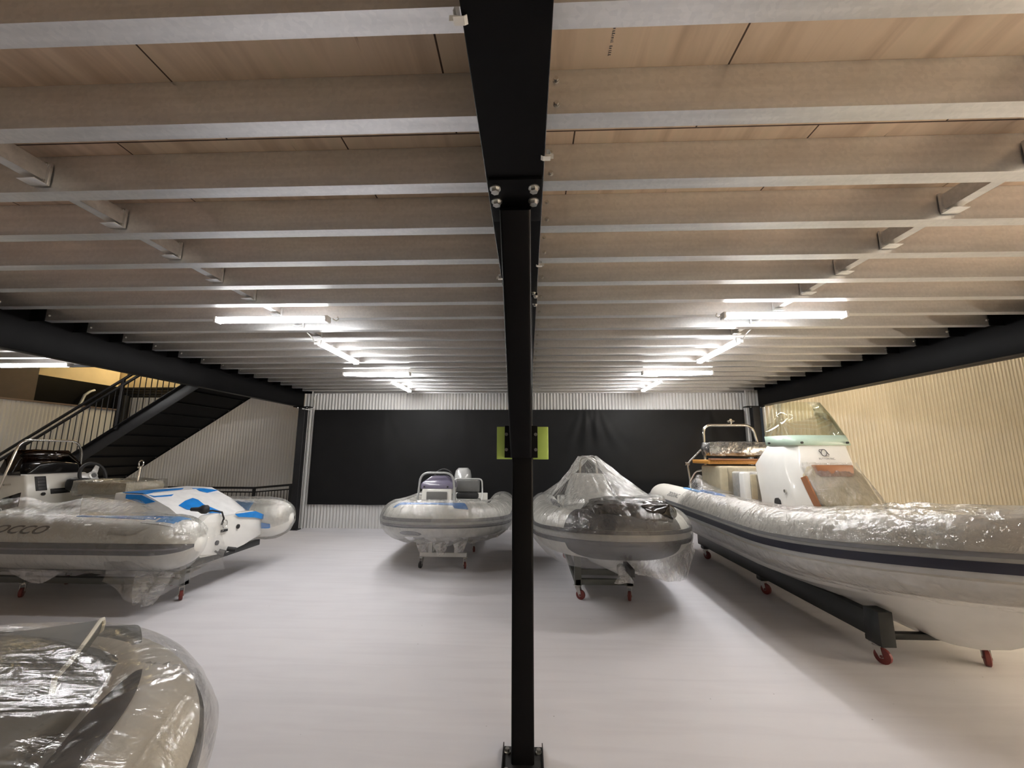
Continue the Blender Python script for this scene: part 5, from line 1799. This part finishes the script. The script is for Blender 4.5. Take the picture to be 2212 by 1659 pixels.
    for yy in (0.06, 0.56):
        bx((0.0 if yy > 0.3 else 0.55, yy - 0.035, 0.165), (2.9, yy + 0.035, 0.235), 'side_bar')
        x0 = 0.0 if yy > 0.3 else 0.55
        bx((x0, yy - 0.03, 0.29), (2.9, yy + 0.03, 0.33), 'upper_bar')
        bx((x0, yy - 0.04, 0.165), (x0 + 0.07, yy + 0.04, 0.40), 'post')
        bx((2.0, yy - 0.04, 0.165), (2.07, yy + 0.04, 0.40), 'post')
    for xx in (0.6, 1.4, 2.84):
        bx((xx, 0.06, 0.17), (xx + 0.06, 0.56, 0.23), 'cross_bar')
    for xx in (0.0, 2.0):
        bx((xx, -0.78, 0.34), (xx + 0.08, 0.6, 0.42), 'hull_rest', m_trolley_dark)
    for xx in (0.05, 2.04):
        for yy in (0.06, 0.56):
            caster(tr, xx + (0.55 if yy < 0.3 and xx < 1 else 0), yy, 0.165, 0.055, 0.036, PI * (0.7 if yy > 0 else 0.2))
build_left_boat()

# ------------------------------------------------------------------ A: the bow in the near left corner
def build_near_boat():
    hd = R(101)
    fwd = Vector((math.cos(hd), math.sin(hd), 0))
    tip = Vector((-2.22, 1.98, 0))
    L = 3.2
    org = tip - fwd * (L + 0.23)
    t = thing('inflatable_boat', 'ivory inflatable with grey cushions, cut off by the lower left corner of the photo', 'boat', (org.x, org.y, 0), hd, 'inflatable boats')
    P = TubePath(L, 0.88, 2.05, 2.7, 0.66, 0.80, 0.20, 0.4)
    tube_mb(P, 32).build('buoyancy_tube', m_tubewarm, t, smooth=60)
    rs = band(P, 0.2, P.len - 0.2, -26, 6, 0.012).build('rub_strake', m_rubdark, t, smooth=40)
    band(P, 0.2, P.len - 0.2, -12, -8, 0.018, nf=2).build('strake_rib', m_rubgrey, rs, smooth=40)
    hull_mb(P, 0.36, 0.5).build('hull', m_hull, t, smooth=45)
    sole_mb(P, 0.62, 0.0, 2.9).build('sole', m_cushlight, t)
    MB().box((0.0, -0.6, 0.5), (0.05, 0.6, 0.95)).build('transom', m_hull, t)
    # grey blade patches on the inner top of the starboard tube
    dA = P.d_at(2.92)
    def blade(u):
        w = math.sin(PI * min(1, u * 1.02)) ** 0.8
        return (88 - 2 * u, 88 + 34 * w)
    dm = P.d_at(2.62)
    for a0, b0 in ((dm - 0.30, dm + 0.32), (dm - 1.05, dm - 0.34)):
        mb = MB(); band(P, a0, b0, 100, 130, 0.005, mb=mb, shape=blade)
        mb.build('grip_patch', m_patch, t, smooth=60)
    mb = MB(); band(P, dm - 1.2, dm + 0.42, 120, 158, 0.003, mb=mb)
    mb.build('inner_lining', m_cushlight, t, smooth=60)
    # cushions: flat bow pad, upright folded backrest with pale piping
    bpad = MB()
    secs = []
    for x, w, z in ((1.75, 0.66, 0.95), (2.25, 0.66, 0.96), (2.75, 0.66, 0.955), (3.10, 0.60, 0.985), (3.24, 0.50, 1.01)):
        secs.append([Vector((x, -w, z)), Vector((x, w, z)), Vector((x, w, z - 0.08)), Vector((x, -w, z - 0.08))])
    bpad.loft(secs, closed=True, cap=True)
    bpad.build('bow_cushion', m_cush, t, bevel=0.025, segs=3, smooth=60)
    MB().box((1.8, -0.58, 0.62), (2.75, 0.58, 0.95)).build('bow_locker', m_hull, t, bevel=0.03)
    # folded seat: slab leaning back
    T = Matrix.Translation((2.67, -0.01, 0.955)) @ Matrix.Rotation(R(21), 4, 'Z') @ Matrix.Rotation(R(1), 4, 'Y') @ Matrix.Scale(0.86, 4)
    prof = [(-0.10, 0.0), (0.06, 0.0), (0.22, 0.012), (0.36, 0.035), (0.405, 0.06), (0.42, 0.09), (0.40, 0.115), (0.36, 0.12), (0.22, 0.09), (0.05, 0.062), (-0.10, 0.055)]
    fs_ = MB().prism(prof, 'y', -0.62, 0.62, T=T).build('folded_seat', m_cush, t, bevel=0.012, segs=2, smooth=60)
    for yy in (-0.62, 0.62):
        MB().pipe([T @ Vector((a0, yy, b0)) for a0, b0 in prof], 0.008, 8, closed=True).build('piping', m_piping, fs_)
    MB().box((1.0, -0.5, 0.62), (1.45, 0.5, 0.9)).build('seat_box', m_hull, t, bevel=0.03)
    cushion((0.98, -0.52, 0.90), (1.47, 0.52, 0.98), 'seat_cushion', m_cush, t)
    # film
    f = thing('plastic_sheet', 'clear plastic sheeting stretched tight over the bow in the lower left corner', 'plastic sheet', (org.x, org.y, 0), hd, 'plastic sheeting on boats')
    apex = Vector((L - 0.42, -0.92, 1.02))
    mid = P.len / 2
    def cov(u, v):
        d = lerp(0.6, P.len - 0.6, u)
        inn = P.surf(d, R(128), 0.0)
        if v < 0.45:
            s_ = v / 0.45
            c = Vector((min(inn.x, 2.6) * 0.75 + 0.35, inn.y * 0.08, 1.16))
            p = c.lerp(P.surf(d, R(108), 0.03), s_)
            p.z = max(p.z, lerp(1.14, P.surf(d, R(108), 0.03).z, smooth01(s_)))
        else:
            s_ = (v - 0.45) / 0.55
            p = P.surf(d, R(lerp(108, -62, s_)), 0.028)
        q = crease(d + 0.4 * v, v * 3.0, 11.0, 4.0, 2.2)
        n = Vector((p.x - 1.6, p.y, 0.8)).normalized()
        # taut ridges radiating from the starboard shoulder of the bow
        da = Vector((p.x - apex.x, p.y - apex.y, 0))
        ang = math.atan2(da.y, da.x)
        rid = max(0, math.sin(ang * 6.0)) ** 6 * math.exp(-da.length / 0.9)
        lift = 0.06 * math.exp(-(da.length / 0.16) ** 2)
        if v < 0.45: p.z += 0.05 * math.sin(PI * v / 0.45)
        return p + n * (0.006 * q + (0.03 if v < 0.62 else 0.006) * rid) + Vector((0.3, -0.5, 0.5)) * lift
    mb = MB(); mb.grid(cov, 340, 80, su=P.len, sv=1.6)
    mb.build('sheet', m_film_near, f, smooth=80)
    tr = thing('boat_trolley', 'trolley hidden under the boat in the lower left corner', 'trolley', (org.x, org.y, 0), hd, 'boat trolleys')
    for yy in (-0.3, 0.3):
        MB().box((0.3, yy - 0.03, 0.165), (2.3, yy + 0.03, 0.235)).build('side_bar', m_trolley_grey, tr, bevel=0.004)
        for xx in (0.4, 2.2):
            MB().box((xx - 0.03, yy - 0.03, 0.235), (xx + 0.03, yy + 0.03, 0.42)).build('post', m_trolley_grey, tr)
            caster(tr, xx, yy, 0.165)
    for xx in (0.4, 2.2):
        MB().box((xx - 0.03, -0.3, 0.17), (xx + 0.03, 0.3, 0.23)).build('cross_bar', m_trolley_grey, tr)
build_near_boat()
